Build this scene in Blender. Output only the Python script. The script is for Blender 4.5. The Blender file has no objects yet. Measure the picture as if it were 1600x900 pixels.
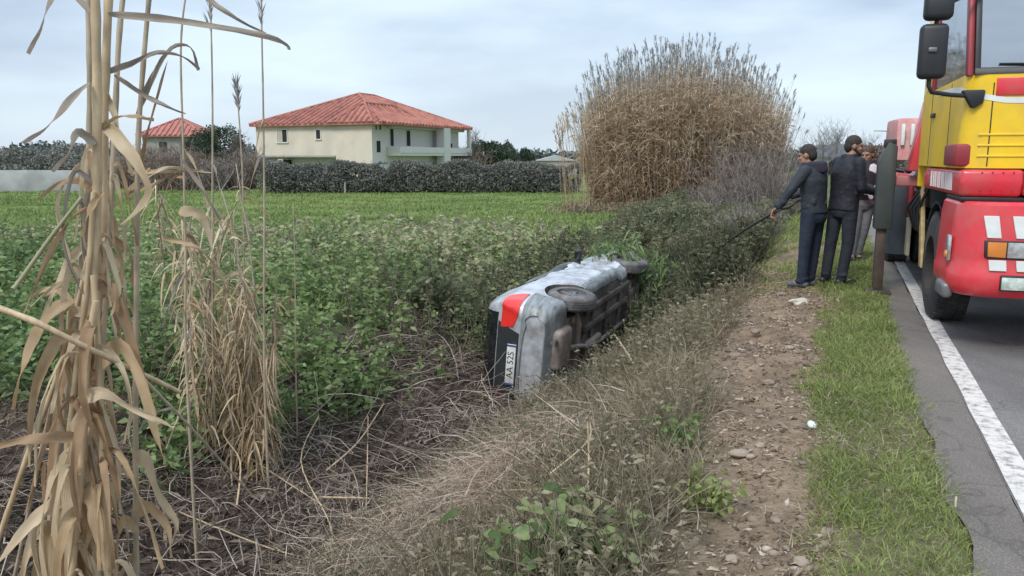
import bpy, bmesh, math, random
import numpy as np
from mathutils import Vector, Matrix

# ------------------------------------------------------------------ camera, sky, sun, exposure
scn = bpy.context.scene
COL = scn.collection
R = math.radians
PITCH, FPX, CAMH = R(9.3), 1250.0, 1.5
cd = bpy.data.cameras.new('camera')
cam = bpy.data.objects.new('camera', cd)
COL.objects.link(cam)
cam.location = (0, 0, CAMH)
cam.rotation_euler = (R(90) - PITCH, 0, 0)
cd.sensor_width = 36.0
cd.lens = 36.0 * FPX / 1600.0
cd.clip_start = 0.05
cd.clip_end = 6000
scn.camera = cam

SUN_EL, SUN_AZ = R(48), R(215)          # azimuth clockwise from +Y: behind the camera, to the left
w = bpy.data.worlds.new('World')
scn.world = w
w.use_nodes = True
nt = w.node_tree
nt.nodes.clear()
def wn(t, **k):
    n = nt.nodes.new(t)
    for a, b in k.items():
        setattr(n, a, b)
    return n
sky = wn('ShaderNodeTexSky', sky_type='NISHITA', sun_disc=False, sun_elevation=SUN_EL, sun_rotation=SUN_AZ,
         air_density=1.0, dust_density=2.0, ozone_density=1.0)
bg_s = wn('ShaderNodeBackground'); bg_s.inputs[1].default_value = 0.10
bg_c = wn('ShaderNodeBackground'); bg_c.inputs[1].default_value = 0.80
tc = wn('ShaderNodeTexCoord')
sep = wn('ShaderNodeSeparateXYZ')
mp = wn('ShaderNodeMapping'); mp.inputs['Scale'].default_value = (1.0, 1.0, 3.6)
no = wn('ShaderNodeTexNoise'); no.inputs['Scale'].default_value = 2.1; no.inputs['Detail'].default_value = 5; no.inputs['Roughness'].default_value = .5
cr = wn('ShaderNodeValToRGB')
cr.color_ramp.elements[0].position = .38; cr.color_ramp.elements[0].color = (.40, .49, .63, 1)
cr.color_ramp.elements[1].position = .62; cr.color_ramp.elements[1].color = (.70, .83, .95, 1)
# overcast brightness: the horizon is paler, the sky brightens again towards the zenith
el = wn('ShaderNodeMapRange'); el.inputs[1].default_value = 0.30; el.inputs[2].default_value = 1.0; el.inputs[3].default_value = 1.0; el.inputs[4].default_value = 1.9
hz = wn('ShaderNodeMapRange'); hz.inputs[1].default_value = 0.0; hz.inputs[2].default_value = 0.16; hz.inputs[3].default_value = .55; hz.inputs[4].default_value = 0.0
pale = wn('ShaderNodeMixRGB'); pale.inputs[2].default_value = (.76, .88, .96, 1)
mul = wn('ShaderNodeMixRGB', blend_type='MULTIPLY'); mul.inputs[0].default_value = 1
comb = wn('ShaderNodeCombineXYZ')
mix = wn('ShaderNodeMixShader'); mix.inputs[0].default_value = .82
out = wn('ShaderNodeOutputWorld')
L = nt.links.new
L(tc.outputs['Generated'], mp.inputs[0]); L(mp.outputs[0], no.inputs['Vector']); L(no.outputs['Fac'], cr.inputs[0])
L(tc.outputs['Generated'], sep.inputs[0]); L(sep.outputs['Z'], el.inputs[0]); L(sep.outputs['Z'], hz.inputs[0])
L(hz.outputs[0], pale.inputs[0]); L(cr.outputs[0], pale.inputs[1])
for k in range(3):
    L(el.outputs[0], comb.inputs[k])
L(pale.outputs[0], mul.inputs[1]); L(comb.outputs[0], mul.inputs[2]); L(mul.outputs[0], bg_c.inputs[0])
L(sky.outputs[0], bg_s.inputs[0]); L(bg_s.outputs[0], mix.inputs[1]); L(bg_c.outputs[0], mix.inputs[2]); L(mix.outputs[0], out.inputs[0])

sl = bpy.data.lights.new('sun', 'SUN')
sl.energy = 1.5; sl.angle = R(18); sl.color = (1.0, .96, .90)
sun = bpy.data.objects.new('sun', sl)
COL.objects.link(sun)
sd = Vector((math.sin(SUN_AZ) * math.cos(SUN_EL), math.cos(SUN_AZ) * math.cos(SUN_EL), math.sin(SUN_EL)))
sun.rotation_euler = sd.to_track_quat('Z', 'Y').to_euler()
sun.location = sd * 50

vs = scn.view_settings
vs.view_transform = 'Standard'; vs.look = 'None'; vs.gamma = 1.0; vs.use_curve_mapping = False
vs.exposure = 0.65

# ------------------------------------------------------------------ frames and helpers
rng = np.random.default_rng(11)
random.seed(5)
ALPHA = R(22.1)
SA, CA = math.sin(ALPHA), math.cos(ALPHA)
def st(X, Y): return X * SA + Y * CA, X * CA - Y * SA          # along the road, to its right
def xy(s, t): return t * CA + s * SA, -t * SA + s * CA
CP, SP = math.cos(PITCH), math.sin(PITCH)
def unproj(px, py, Y):
    x, u = px - 800.0, 450.0 - py
    d = (x, u * SP + FPX * CP, u * CP - FPX * SP)
    k = Y / d[1]
    return Vector((d[0] * k, Y, CAMH + d[2] * k))
def ray_ground(px, py, z=0.0):
    x, u = px - 800.0, 450.0 - py
    d = (x, u * SP + FPX * CP, u * CP - FPX * SP)
    k = (z - CAMH) / d[2]
    return Vector((d[0] * k, d[1] * k, z))

def vnoise(x, y, seed=0):
    x = np.asarray(x, float); y = np.asarray(y, float)
    xi = np.floor(x).astype(np.int64); yi = np.floor(y).astype(np.int64)
    fx = x - xi; fy = y - yi
    fx = fx * fx * (3 - 2 * fx); fy = fy * fy * (3 - 2 * fy)
    def h(a, b):
        n = (a * 374761393 + b * 668265263 + seed * 982451653) & 0xffffffff
        n = ((n ^ (n >> 13)) * 1274126177) & 0xffffffff
        return ((n ^ (n >> 16)) & 0xffff) / 65535.0
    return (h(xi, yi) * (1 - fx) + h(xi + 1, yi) * fx) * (1 - fy) + (h(xi, yi + 1) * (1 - fx) + h(xi + 1, yi + 1) * fx) * fy
def fbm(x, y, seed=0, o=4):
    a, r, n = 1.0, 0.0, 0.0
    for k in range(o):
        r = r + a * vnoise(x * 2 ** k, y * 2 ** k, seed + k); n += a; a *= .5
    return r / n
def smooth(x):
    x = np.clip(x, 0, 1); return x * x * (3 - 2 * x)

TP = np.array([-6.4, -5.5, -4.5, -3.9, -3.1, -2.4, -1.6, -1.0, -.4, 0.05, .3, .5, .60, 7.6, 8.2])
ZP = np.array([-.36, -.42, -1.02, -1.28, -1.28, -.98, -.50, -.15, -.05, -.02, 0, -.005, -.05, -.05, 0.0])
ZN = np.array([-.36, -.36, -.36, -.36, -.36, -.36, -.30, -.12, -.05, -.02, 0, -.005, -.05, -.05, 0.0])
def gz(X, Y):
    X = np.asarray(X, float); Y = np.asarray(Y, float)
    s, t = st(X, Y)
    tw = t + .35 * (fbm(s * .45, t * .2, 3, 2) - .5) * smooth((-t) / 1.5) 
    deep = 1 - .75 * smooth((s - 14) / 8)
    z = np.interp(tw, TP, ZP) * deep + np.interp(tw, TP, ZN) * (1 - deep)
    far = smooth((Y - 12) / 42) * smooth((-t - 4.5) / 4)
    z = z - .62 * far
    rough = smooth((-t + .1) / .6)
    z = z + rough * ((fbm(X * 2.2, Y * 2.2, 9, 4) - .5) * (.14 + .05 * np.exp(-((t + .45) / .5) ** 2)) + (fbm(X * .5, Y * .5, 21, 2) - .5) * .16 * smooth((-t - 1) / 1.5))
    z = z + smooth((t + .05) / .1) * smooth((.52 - t) / .1) * (fbm(X * 3, Y * 3, 5, 2) - .4) * .05
    z = z - .34 * np.exp(-(((X - .7) / 1.5) ** 2 + ((Y - 10.4) / 2.0) ** 2))
    # low mound under the reed stand
    z = z + .30 * np.exp(-(((X - 6.3) / 4.5) ** 2 + ((Y - 30) / 4.0) ** 2)) * smooth((-t - 1.6) / 2.0)
    return z
def g1(X, Y): return float(gz(np.array([X]), np.array([Y]))[0])

# --- tagging
def tag(o, label=None, cat=None, group=None, kind=None):
    if label: o['label'] = label
    if cat: o['category'] = cat
    if group: o['group'] = group
    if kind: o['kind'] = kind
    return o
def empty(name, loc=(0, 0, 0), rot=(0, 0, 0), label=None, cat=None, group=None):
    o = bpy.data.objects.new(name, None)
    COL.objects.link(o); o.location = loc; o.rotation_euler = rot
    o.empty_display_size = .2
    return tag(o, label, cat, group)
def link(name, me, mat=None, parent=None):
    o = bpy.data.objects.new(name, me); COL.objects.link(o)
    if mat is not None and not me.materials: me.materials.append(mat)
    if parent is not None: o.parent = parent
    return o

# --- materials
def nodemat(name):
    m = bpy.data.materials.new(name); m.use_nodes = True
    n = m.node_tree.nodes; n.clear()
    o = n.new('ShaderNodeOutputMaterial'); b = n.new('ShaderNodeBsdfPrincipled')
    m.node_tree.links.new(b.outputs[0], o.inputs[0])
    return m, m.node_tree, b, o
def mat(name, col, rough=.6, metal=0, var=.12, scale=8, bump=0, bscale=40, dirt=None, dirt_amt=.5, dirt_scale=3, coat=0, spec=.5, stretch=None):
    m, t, b, o = nodemat(name)
    l = t.links.new
    tc = t.nodes.new('ShaderNodeTexCoord')
    n = t.nodes.new('ShaderNodeTexNoise'); n.inputs['Scale'].default_value = scale; n.inputs['Detail'].default_value = 6
    l(tc.outputs['Object'], n.inputs['Vector'])
    r = t.nodes.new('ShaderNodeValToRGB')
    c = np.array(col[:3])
    r.color_ramp.elements[0].position = .3; r.color_ramp.elements[1].position = .7
    r.color_ramp.elements[0].color = (*(c * (1 - var)), 1); r.color_ramp.elements[1].color = (*np.minimum(c * (1 + var), 1), 1)
    l(n.outputs['Fac'], r.inputs[0])
    last = r.outputs[0]
    if dirt is not None:
        n2 = t.nodes.new('ShaderNodeTexNoise'); n2.inputs['Scale'].default_value = dirt_scale; n2.inputs['Detail'].default_value = 8; n2.inputs['Roughness'].default_value = .65
        if stretch:
            mp_ = t.nodes.new('ShaderNodeMapping'); mp_.inputs['Scale'].default_value = stretch
            l(tc.outputs['Object'], mp_.inputs[0]); l(mp_.outputs[0], n2.inputs['Vector'])
        else: l(tc.outputs['Object'], n2.inputs['Vector'])
        mr = t.nodes.new('ShaderNodeMapRange'); mr.inputs[1].default_value = .42; mr.inputs[2].default_value = .68; mr.inputs[3].default_value = 0; mr.inputs[4].default_value = dirt_amt
        l(n2.outputs['Fac'], mr.inputs[0])
        mx = t.nodes.new('ShaderNodeMixRGB'); mx.inputs[2].default_value = (*dirt, 1)
        l(mr.outputs[0], mx.inputs[0]); l(last, mx.inputs[1]); last = mx.outputs[0]
    l(last, b.inputs['Base Color'])
    b.inputs['Roughness'].default_value = rough; b.inputs['Metallic'].default_value = metal
    b.inputs['Specular IOR Level'].default_value = spec
    if coat: b.inputs['Coat Weight'].default_value = coat
    if bump:
        n3 = t.nodes.new('ShaderNodeTexNoise'); n3.inputs['Scale'].default_value = bscale; n3.inputs['Detail'].default_value = 5
        l(tc.outputs['Object'], n3.inputs['Vector'])
        bp = t.nodes.new('ShaderNodeBump'); bp.inputs['Strength'].default_value = bump; bp.inputs['Distance'].default_value = .02
        l(n3.outputs['Fac'], bp.inputs['Height']); l(bp.outputs[0], b.inputs['Normal'])
    return m
def vegmat(name, stops, rough=.65, trans=.25):
    """colour of each blade or leaf by its own 'rnd' value"""
    m, t, b, o = nodemat(name)
    l = t.links.new
    a = t.nodes.new('ShaderNodeAttribute'); a.attribute_name = 'rnd'
    r = t.nodes.new('ShaderNodeValToRGB')
    e = r.color_ramp.elements
    for k, (p, c) in enumerate(stops):
        x = e[k] if k < 2 else e.new(p)
        x.position = p; x.color = (*c, 1)
    l(a.outputs['Fac'], r.inputs[0]); 
    tc = t.nodes.new('ShaderNodeTexCoord')
    n = t.nodes.new('ShaderNodeTexNoise'); n.inputs['Scale'].default_value = 26; n.inputs['Detail'].default_value = 4
    l(tc.outputs['Object'], n.inputs['Vector'])
    mr = t.nodes.new('ShaderNodeMapRange'); mr.inputs[1].default_value = .3; mr.inputs[2].default_value = .7; mr.inputs[3].default_value = .72; mr.inputs[4].default_value = 1.2
    l(n.outputs['Fac'], mr.inputs[0])
    vm = t.nodes.new('ShaderNodeVectorMath'); vm.operation = 'SCALE'
    l(r.outputs[0], vm.inputs[0]); l(mr.outputs[0], vm.inputs['Scale'])
    l(vm.outputs[0], b.inputs['Base Color'])
    b.inputs['Roughness'].default_value = rough; b.inputs['Specular IOR Level'].default_value = .25
    if trans:
        tr = t.nodes.new('ShaderNodeBsdfTranslucent'); l(vm.outputs[0], tr.inputs[0])
        mx = t.nodes.new('ShaderNodeMixShader'); mx.inputs[0].default_value = trans
        l(b.outputs[0], mx.inputs[1]); l(tr.outputs[0], mx.inputs[2]); l(mx.outputs[0], o.inputs[0])
    return m
def glassmat(name, tint=(.5, .55, .58), refl=.30, rough=.03):
    m, t, b, o = nodemat(name)
    l = t.links.new
    t.nodes.remove(b)
    tr = t.nodes.new('ShaderNodeBsdfTransparent'); tr.inputs[0].default_value = (*tint, 1)
    gl = t.nodes.new('ShaderNodeBsdfGlossy'); gl.inputs[0].default_value = (.9, .95, 1, 1); gl.inputs['Roughness'].default_value = rough
    n = t.nodes.new('ShaderNodeTexNoise'); n.inputs['Scale'].default_value = 3
    mr = t.nodes.new('ShaderNodeMapRange'); mr.inputs[3].default_value = refl * .8; mr.inputs[4].default_value = refl * 1.2
    l(n.outputs['Fac'], mr.inputs[0])
    mx = t.nodes.new('ShaderNodeMixShader')
    l(mr.outputs[0], mx.inputs[0]); l(tr.outputs[0], mx.inputs[1]); l(gl.outputs[0], mx.inputs[2]); l(mx.outputs[0], o.inputs[0])
    return m

# --- solid builder
class MB:
    def __init__(s): s.bm = bmesh.new()
    def _fin(s, verts, bev, seg):
        if bev:
            ed = list({e for v in verts for e in v.link_edges})
            bmesh.ops.bevel(s.bm, geom=ed, offset=bev, segments=seg, profile=.5, affect='EDGES', clamp_overlap=True)
    def box(s, lo, hi, bev=0, seg=2, M=None):
        lo = Vector(lo); hi = Vector(hi)
        m = Matrix.Translation((lo + hi) / 2) @ Matrix.Diagonal((*(hi - lo), 1))
        if M is not None: m = M @ m
        r = bmesh.ops.create_cube(s.bm, size=1, matrix=m)
        s._fin(r['verts'], bev, seg); return s
    def prism(s, poly, axis, lo, hi, bev=0, seg=2):
        def P(a, b, c):
            return (c, a, b) if axis == 'x' else ((a, c, b) if axis == 'y' else (a, b, c))
        A = [s.bm.verts.new(P(a, b, lo)) for a, b in poly]; B = [s.bm.verts.new(P(a, b, hi)) for a, b in poly]
        n = len(poly)
        f = [s.bm.faces.new(A), s.bm.faces.new(B[::-1])]
        for k in range(n): f.append(s.bm.faces.new((A[k], B[k], B[(k + 1) % n], A[(k + 1) % n])))
        bmesh.ops.recalc_face_normals(s.bm, faces=f)
        s._fin(A + B, bev, seg); return s
    def tube(s, pts, rad, n=10, caps=True):
        pts = [Vector(p) for p in pts]
        if not hasattr(rad, '__len__'): rad = [rad] * len(pts)
        rings = []; ref = None
        for k, p in enumerate(pts):
            d = (pts[min(k + 1, len(pts) - 1)] - pts[max(k - 1, 0)]).normalized()
            if ref is None:
                ref = d.orthogonal().normalized()
            ref = (ref - d * ref.dot(d)).normalized()
            b = d.cross(ref)
            rings.append([s.bm.verts.new(p + (ref * math.cos(a) + b * math.sin(a)) * rad[k]) for a in [2 * math.pi * i / n for i in range(n)]])
        for a, b in zip(rings, rings[1:]):
            for i in range(n): s.bm.faces.new((a[i], a[(i + 1) % n], b[(i + 1) % n], b[i]))
        if caps:
            s.bm.faces.new(rings[0][::-1]); s.bm.faces.new(rings[-1])
        return s
    def lathe(s, prof, center, axis, n=32):
        """prof: (distance along axis, radius), closed loop"""
        c = Vector(center); ax = Vector(axis).normalized(); u = ax.orthogonal().normalized(); v = ax.cross(u)
        R_ = [[s.bm.verts.new(c + ax * h + (u * math.cos(a) + v * math.sin(a)) * r) for (h, r) in prof] for a in [2 * math.pi * i / n for i in range(n)]]
        m = len(prof); fs = []
        for i in range(n):
            A, B = R_[i], R_[(i + 1) % n]
            for k in range(m): fs.append(s.bm.faces.new((A[k], A[(k + 1) % m], B[(k + 1) % m], B[k])))
        bmesh.ops.recalc_face_normals(s.bm, faces=fs)
        return s
    def ball(s, c, r, sc=(1, 1, 1), seg=16, M=None):
        m = Matrix.Translation(c) @ (M or Matrix.Identity(4)) @ Matrix.Diagonal((sc[0] * r, sc[1] * r, sc[2] * r, 1))
        bmesh.ops.create_uvsphere(s.bm, u_segments=seg, v_segments=max(6, seg // 2), radius=1, matrix=m); return s
    def quad(s, a, b, c, d):
        s.bm.faces.new([s.bm.verts.new(p) for p in (a, b, c, d)]); return s
    def mesh(s, name, angle=38):
        me = bpy.data.meshes.new(name); s.bm.to_mesh(me); s.bm.free()
        for p in me.polygons: p.use_smooth = True
        me.set_sharp_from_angle(angle=R(angle))
        return me
    def done(s, name, m, parent=None, angle=38):
        return link(name, s.mesh(name, angle), m, parent)

def np_mesh(name, V, Q, rnd=None, smooth_=True):
    V = np.asarray(V, np.float32).reshape(-1, 3); Q = np.asarray(Q, np.int32).reshape(-1, 4)
    me = bpy.data.meshes.new(name)
    me.vertices.add(len(V)); me.vertices.foreach_set('co', V.ravel())
    me.loops.add(Q.size); me.loops.foreach_set('vertex_index', Q.ravel())
    me.polygons.add(len(Q)); me.polygons.foreach_set('loop_start', np.arange(0, Q.size, 4, dtype=np.int32))
    me.polygons.foreach_set('use_smooth', np.full(len(Q), smooth_))
    if rnd is not None:
        at = me.attributes.new('rnd', 'FLOAT', 'POINT'); at.data.foreach_set('value', np.asarray(rnd, np.float32).ravel())
    me.update(calc_edges=True)
    return me

def norm(v): return v / np.maximum(np.linalg.norm(v, axis=-1, keepdims=True), 1e-9)
PROF = {'taper': lambda t: (1 - t) ** .7 * .95 + .05, 'leaf': lambda t: np.sin(np.pi * np.clip(t * .94 + .05, 0, 1)) ** .8, 'flat': lambda t: 1 - .5 * t, 
        'long': lambda t: np.minimum(1, t * 5 + .35) * (1 - t ** 2.2) * .97 + .03}
class Veg:
    """many ribbons or thin stems in one mesh, each with its own 'rnd'"""
    def __init__(s): s.V = []; s.Q = []; s.r = []; s.n = 0
    def _add(s, V, Q, r):
        s.V.append(V.reshape(-1, 3)); s.Q.append(Q.reshape(-1, 4) + s.n); s.r.append(r.ravel()); s.n += V.reshape(-1, 3).shape[0]
    def strips(s, P, D, Ln, Wd, rnd, n=2, droop=0, prof='taper', flat=None, sway=0):
        P = np.asarray(P, float); N = len(P)
        if N == 0: return s
        D = norm(np.asarray(D, float)); Ln = np.broadcast_to(Ln, (N,)); Wd = np.broadcast_to(Wd, (N,)); droop = np.broadcast_to(droop, (N,))
        t = np.linspace(0, 1, n + 1)
        if flat is None: flat = rng.normal(size=(N, 3))
        side = norm(np.cross(D, flat))
        S = P[:, None] + D[:, None] * (Ln[:, None] * t)[..., None]
        S[..., 2] -= (droop * Ln)[:, None] * t ** 2
        if sway:
            S += side[:, None] * (rng.normal(size=(N, 1)) * sway * Ln[:, None] * t ** 2)[..., None]
        wv = PROF[prof](t)[None] * Wd[:, None] * .5
        V = np.stack([S - side[:, None] * wv[..., None], S + side[:, None] * wv[..., None]], 2)
        k = np.arange(n)
        base = (np.arange(N) * (n + 1) * 2)[:, None]
        Q = np.stack([base + 2 * k, base + 2 * k + 1, base + 2 * k + 3, base + 2 * k + 2], -1)
        s._add(V, Q, np.repeat(np.broadcast_to(rnd, (N,)), (n + 1) * 2)); return s
    def stems(s, paths, rad, rnd, k=3):
        paths = np.asarray(paths, float); N, m, _ = paths.shape
        rad = np.broadcast_to(rad, (N, m))
        d = norm(paths[:, -1] - paths[:, 0])
        a = norm(np.cross(d, np.where(np.abs(d[:, 2:3]) < .8, [[0, 0, 1.]], [[1., 0, 0]]))); b = np.cross(d, a)
        an = 2 * np.pi * np.arange(k) / k
        ring = a[:, None] * np.cos(an)[None, :, None] + b[:, None] * np.sin(an)[None, :, None]
        V = paths[:, :, None] + ring[:, None] * rad[:, :, None, None]
        base = (np.arange(N) * m * k)[:, None, None]
        i = np.arange(m - 1)[None, :, None]; j = np.arange(k)[None, None, :]; j2 = (j + 1) % k
        Q = np.stack([base + i * k + j, base + i * k + j2, base + (i + 1) * k + j2, base + (i + 1) * k + j], -1)
        s._add(V, Q, np.repeat(np.broadcast_to(rnd, (N,)), m * k)); return s
    def mesh(s, name):
        return np_mesh(name, np.concatenate(s.V), np.concatenate(s.Q), np.concatenate(s.r))
    def done(s, name, m, parent=None, kind=None):
        o = link(name, s.mesh(name), m, parent)
        if kind: o['kind'] = kind
        return o
def U(a, b, n): return rng.uniform(a, b, n)
def updir(n, spread):
    """directions round the vertical"""
    d = rng.normal(size=(n, 3)) * spread; d[:, 2] = 1; return norm(d)
def curvy(P0, D, Ln, m, wob, sag=0):
    """wobbly paths (N,m,3)"""
    N = len(P0); t = np.linspace(0, 1, m)
    pth = P0[:, None] + norm(D)[:, None] * (np.broadcast_to(Ln, (N,))[:, None] * t)[..., None]
    w1 = rng.normal(size=(N, 3)); w2 = rng.normal(size=(N, 3))
    pth = pth + (w1[:, None] * np.sin(t * 3.1)[None, :, None] + .5 * w2[:, None] * np.sin(t * 7)[None, :, None]) * wob * np.broadcast_to(Ln, (N,))[:, None, None]
    pth[..., 2] -= sag * np.broadcast_to(Ln, (N,))[:, None] * t ** 2
    return pth
# ------------------------------------------------------------------ ground sheet
def axis(parts):
    a = [parts[0][0]]
    for lo, hi, step in parts:
        n = max(1, int(round((hi - lo) / step))); a += list(np.linspace(lo, hi, n + 1)[1:])
    return np.array(a)
sa = axis([(-60, -6, 6), (-6, 0, .5), (0, 14, .07), (14, 26, .2), (26, 60, .8), (60, 120, 4), (120, 400, 20), (400, 3000, 200)])
ta = axis([(-3000, -400, 200), (-400, -80, 20), (-80, -24, 2.5), (-24, -9, .4), (-9, .64, .07), (.64, 10, .8), (10, 60, 10), (60, 400, 40), (400, 3000, 200)])
Sg, Tg = np.meshgrid(sa, ta, indexing='ij')
Xg, Yg = xy(Sg, Tg)
Zg = gz(Xg, Yg)
ns, n_t = Sg.shape
idx = np.arange(ns * n_t).reshape(ns, n_t)
Q = np.stack([idx[:-1, :-1], idx[:-1, 1:], idx[1:, 1:], idx[1:, :-1]], -1)[..., ::-1]
gm = np_mesh('ground', np.stack([Xg, Yg, Zg], -1), Q)
def mixc(a, b, k): return a * (1 - k[..., None]) + np.array(b) * k[..., None]
n1 = fbm(Xg * 1.3, Yg * 1.3, 31); n2 = fbm(Xg * .35, Yg * .35, 41); n3 = fbm(Xg * 5, Yg * 5, 51, 3)
tbS = .55 - .50 * smooth((Sg - 3.6) / 3.0)
tt = Tg + (n1 - .5) * .9 * (Tg < .3)
c = np.zeros(Sg.shape + (3,)) + np.array([.15, .205, .055])                      # field grass
c = mixc(c, (.19, .25, .07), smooth((n2 - .35) * 4) * .7)
weedy = smooth((21 - Yg + (n2 - .5) * 8) / 4) * smooth((-Tg) / 1.)
c = mixc(c, (.085, .105, .045), weedy)
c = mixc(c, (.125, .096, .075), np.maximum(smooth((tt + 6.0) / 1.0), smooth((7.5 - Yg) / 1.2) * (Tg < 0)))                            # damp ditch soil
c = mixc(c, (.20, .160, .110), smooth((tt + 2.3) / .6))                             # bank
c = mixc(c, (.285, .208, .145), smooth((tt - tbS + 1.10) / .30))                          # bare path
c = mixc(c, (.17, .128, .088), smooth((n3 - .45) * 5) * smooth((Tg + 1.1) / .3) * .6)
c = mixc(c, (.165, .150, .085), smooth((Tg - (.0 + (n1 - .5) * .35)) / .15))           # verge
c = mixc(c, (.13, .15, .055), smooth((Sg - 13) / 6) * smooth((Tg + 2.2) / 1.2))
c = mixc(c, (.10, .14, .05), smooth((Tg - 8.0) / .3))
ca = gm.color_attributes.new('zone', 'FLOAT_COLOR', 'POINT')
ca.data.foreach_set('color', np.concatenate([c, np.ones(Sg.shape + (1,))], -1).astype(np.float32).ravel())
def zonemat(name):
    m, t, b, o = nodemat(name); l = t.links.new
    a = t.nodes.new('ShaderNodeAttribute'); a.attribute_name = 'zone'
    tc = t.nodes.new('ShaderNodeTexCoord')
    n = t.nodes.new('ShaderNodeTexNoise'); n.inputs['Scale'].default_value = 9; n.inputs['Detail'].default_value = 10; n.inputs['Roughness'].default_value = .7
    l(tc.outputs['Object'], n.inputs['Vector'])
    mr = t.nodes.new('ShaderNodeMapRange'); mr.inputs[1].default_value = .3; mr.inputs[2].default_value = .72; mr.inputs[3].default_value = .55; mr.inputs[4].default_value = 1.35
    l(n.outputs['Fac'], mr.inputs[0])
    vm = t.nodes.new('ShaderNodeVectorMath'); vm.operation = 'SCALE'
    l(a.outputs['Color'], vm.inputs[0]); l(mr.outputs[0], vm.inputs['Scale']); l(vm.outputs[0], b.inputs['Base Color'])
    n2 = t.nodes.new('ShaderNodeTexNoise'); n2.inputs['Scale'].default_value = 45; n2.inputs['Detail'].default_value = 6
    l(tc.outputs['Object'], n2.inputs['Vector'])
    bp = t.nodes.new('ShaderNodeBump'); bp.inputs['Strength'].default_value = .9; bp.inputs['Distance'].default_value = .03
    l(n2.outputs['Fac'], bp.inputs['Height']); l(bp.outputs[0], b.inputs['Normal'])
    b.inputs['Roughness'].default_value = .92; b.inputs['Specular IOR Level'].default_value = .15
    return m
ground = link('ground', gm, zonemat('soil and turf')); ground['kind'] = 'structure'

# ------------------------------------------------------------------ road, edge line
def ribbon(name, t0, t1, z, s0, s1, ds, m, wob=0, seed=0, nt_=1, kind='structure'):
    ss = axis([(s0, 40, ds), (40, s1, 12)]) if s1 > 40 else axis([(s0, s1, ds)])
    V = []
    for s in ss:
        a = t0 + wob * float(fbm(np.array([s * 1.7]), np.array([seed * 7.]), seed, 4)[0] - .5)
        b = t1 + wob * .3 * float(fbm(np.array([s * 2.3]), np.array([seed * 5.]), seed + 9, 3)[0] - .5)
        for k in range(nt_ + 1):
            V.append((*xy(s, a + (b - a) * k / nt_), z))
    n = len(ss); q = []
    for i in range(n - 1):
        for k in range(nt_):
            a = i * (nt_ + 1) + k; q.append((a, a + 1, a + nt_ + 2, a + nt_ + 1))
    o = link(name, np_mesh(name, V, np.array(q)), m); o['kind'] = kind
    return o
def asphalt(name, c0, c1, crack=True):
    m, t, b, o = nodemat(name); l = t.links.new
    tc = t.nodes.new('ShaderNodeTexCoord')
    mp_ = t.nodes.new('ShaderNodeMapping'); mp_.inputs['Rotation'].default_value = (0, 0, ALPHA); mp_.inputs['Scale'].default_value = (1, .25, 1)
    l(tc.outputs['Object'], mp_.inputs[0])
    n = t.nodes.new('ShaderNodeTexNoise'); n.inputs['Scale'].default_value = 1.6; n.inputs['Detail'].default_value = 8; n.inputs['Roughness'].default_value = .62
    l(mp_.outputs[0], n.inputs['Vector'])
    r = t.nodes.new('ShaderNodeValToRGB'); r.color_ramp.elements[0].position = .36; r.color_ramp.elements[1].position = .66
    r.color_ramp.elements[0].color = (*c0, 1); r.color_ramp.elements[1].color = (*c1, 1); l(n.outputs['Fac'], r.inputs[0])
    v = t.nodes.new('ShaderNodeTexVoronoi'); v.inputs['Scale'].default_value = 90; l(tc.outputs['Object'], v.inputs['Vector'])
    mr = t.nodes.new('ShaderNodeMapRange'); mr.inputs[1].default_value = 0; mr.inputs[2].default_value = .5; mr.inputs[3].default_value = 1.3; mr.inputs[4].default_value = .7
    l(v.outputs['Distance'], mr.inputs[0])
    vm = t.nodes.new('ShaderNodeVectorMath'); vm.operation = 'SCALE'; l(r.outputs[0], vm.inputs[0]); l(mr.outputs[0], vm.inputs['Scale'])
    vc = t.nodes.new('ShaderNodeTexVoronoi'); vc.feature = 'DISTANCE_TO_EDGE'; vc.inputs['Scale'].default_value = .75
    nw = t.nodes.new('ShaderNodeTexNoise'); nw.inputs['Scale'].default_value = 2.5; nw.inputs['Detail'].default_value = 6
    l(tc.outputs['Object'], nw.inputs['Vector'])
    va = t.nodes.new('ShaderNodeVectorMath'); va.operation = 'MULTIPLY_ADD'; va.inputs[1].default_value = (.9, .9, .9); l(nw.outputs['Color'], va.inputs[0]); l(tc.outputs['Object'], va.inputs[2]); l(va.outputs[0], vc.inputs['Vector'])
    mc = t.nodes.new('ShaderNodeMapRange'); mc.inputs[1].default_value = .004; mc.inputs[2].default_value = .016; mc.inputs[3].default_value = .74; mc.inputs[4].default_value = 1.0
    l(vc.outputs['Distance'], mc.inputs[0])
    vk = t.nodes.new('ShaderNodeVectorMath'); vk.operation = 'SCALE'; l(vm.outputs[0], vk.inputs[0]); l(mc.outputs[0], vk.inputs['Scale'])
    l(vk.outputs[0], b.inputs['Base Color'])
    bp = t.nodes.new('ShaderNodeBump'); bp.inputs['Strength'].default_value = .5; bp.inputs['Distance'].default_value = .006
    l(v.outputs['Distance'], bp.inputs['Height']); l(bp.outputs[0], b.inputs['Normal'])
    b.inputs['Roughness'].default_value = .72
    return m
M_road = asphalt('worn asphalt', (.150, .142, .136), (.255, .243, .230))
M_shoulder = asphalt('dusty asphalt edge', (.170, .148, .130), (.245, .215, .188))
road = ribbon('road', .80, 7.6, 0.0, -20, 900, .4, M_road, 0, nt_=2)
ribbon('road_shoulder', .53, .80, -.004, -20, 900, .05, M_shoulder, .15, 3)
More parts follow.
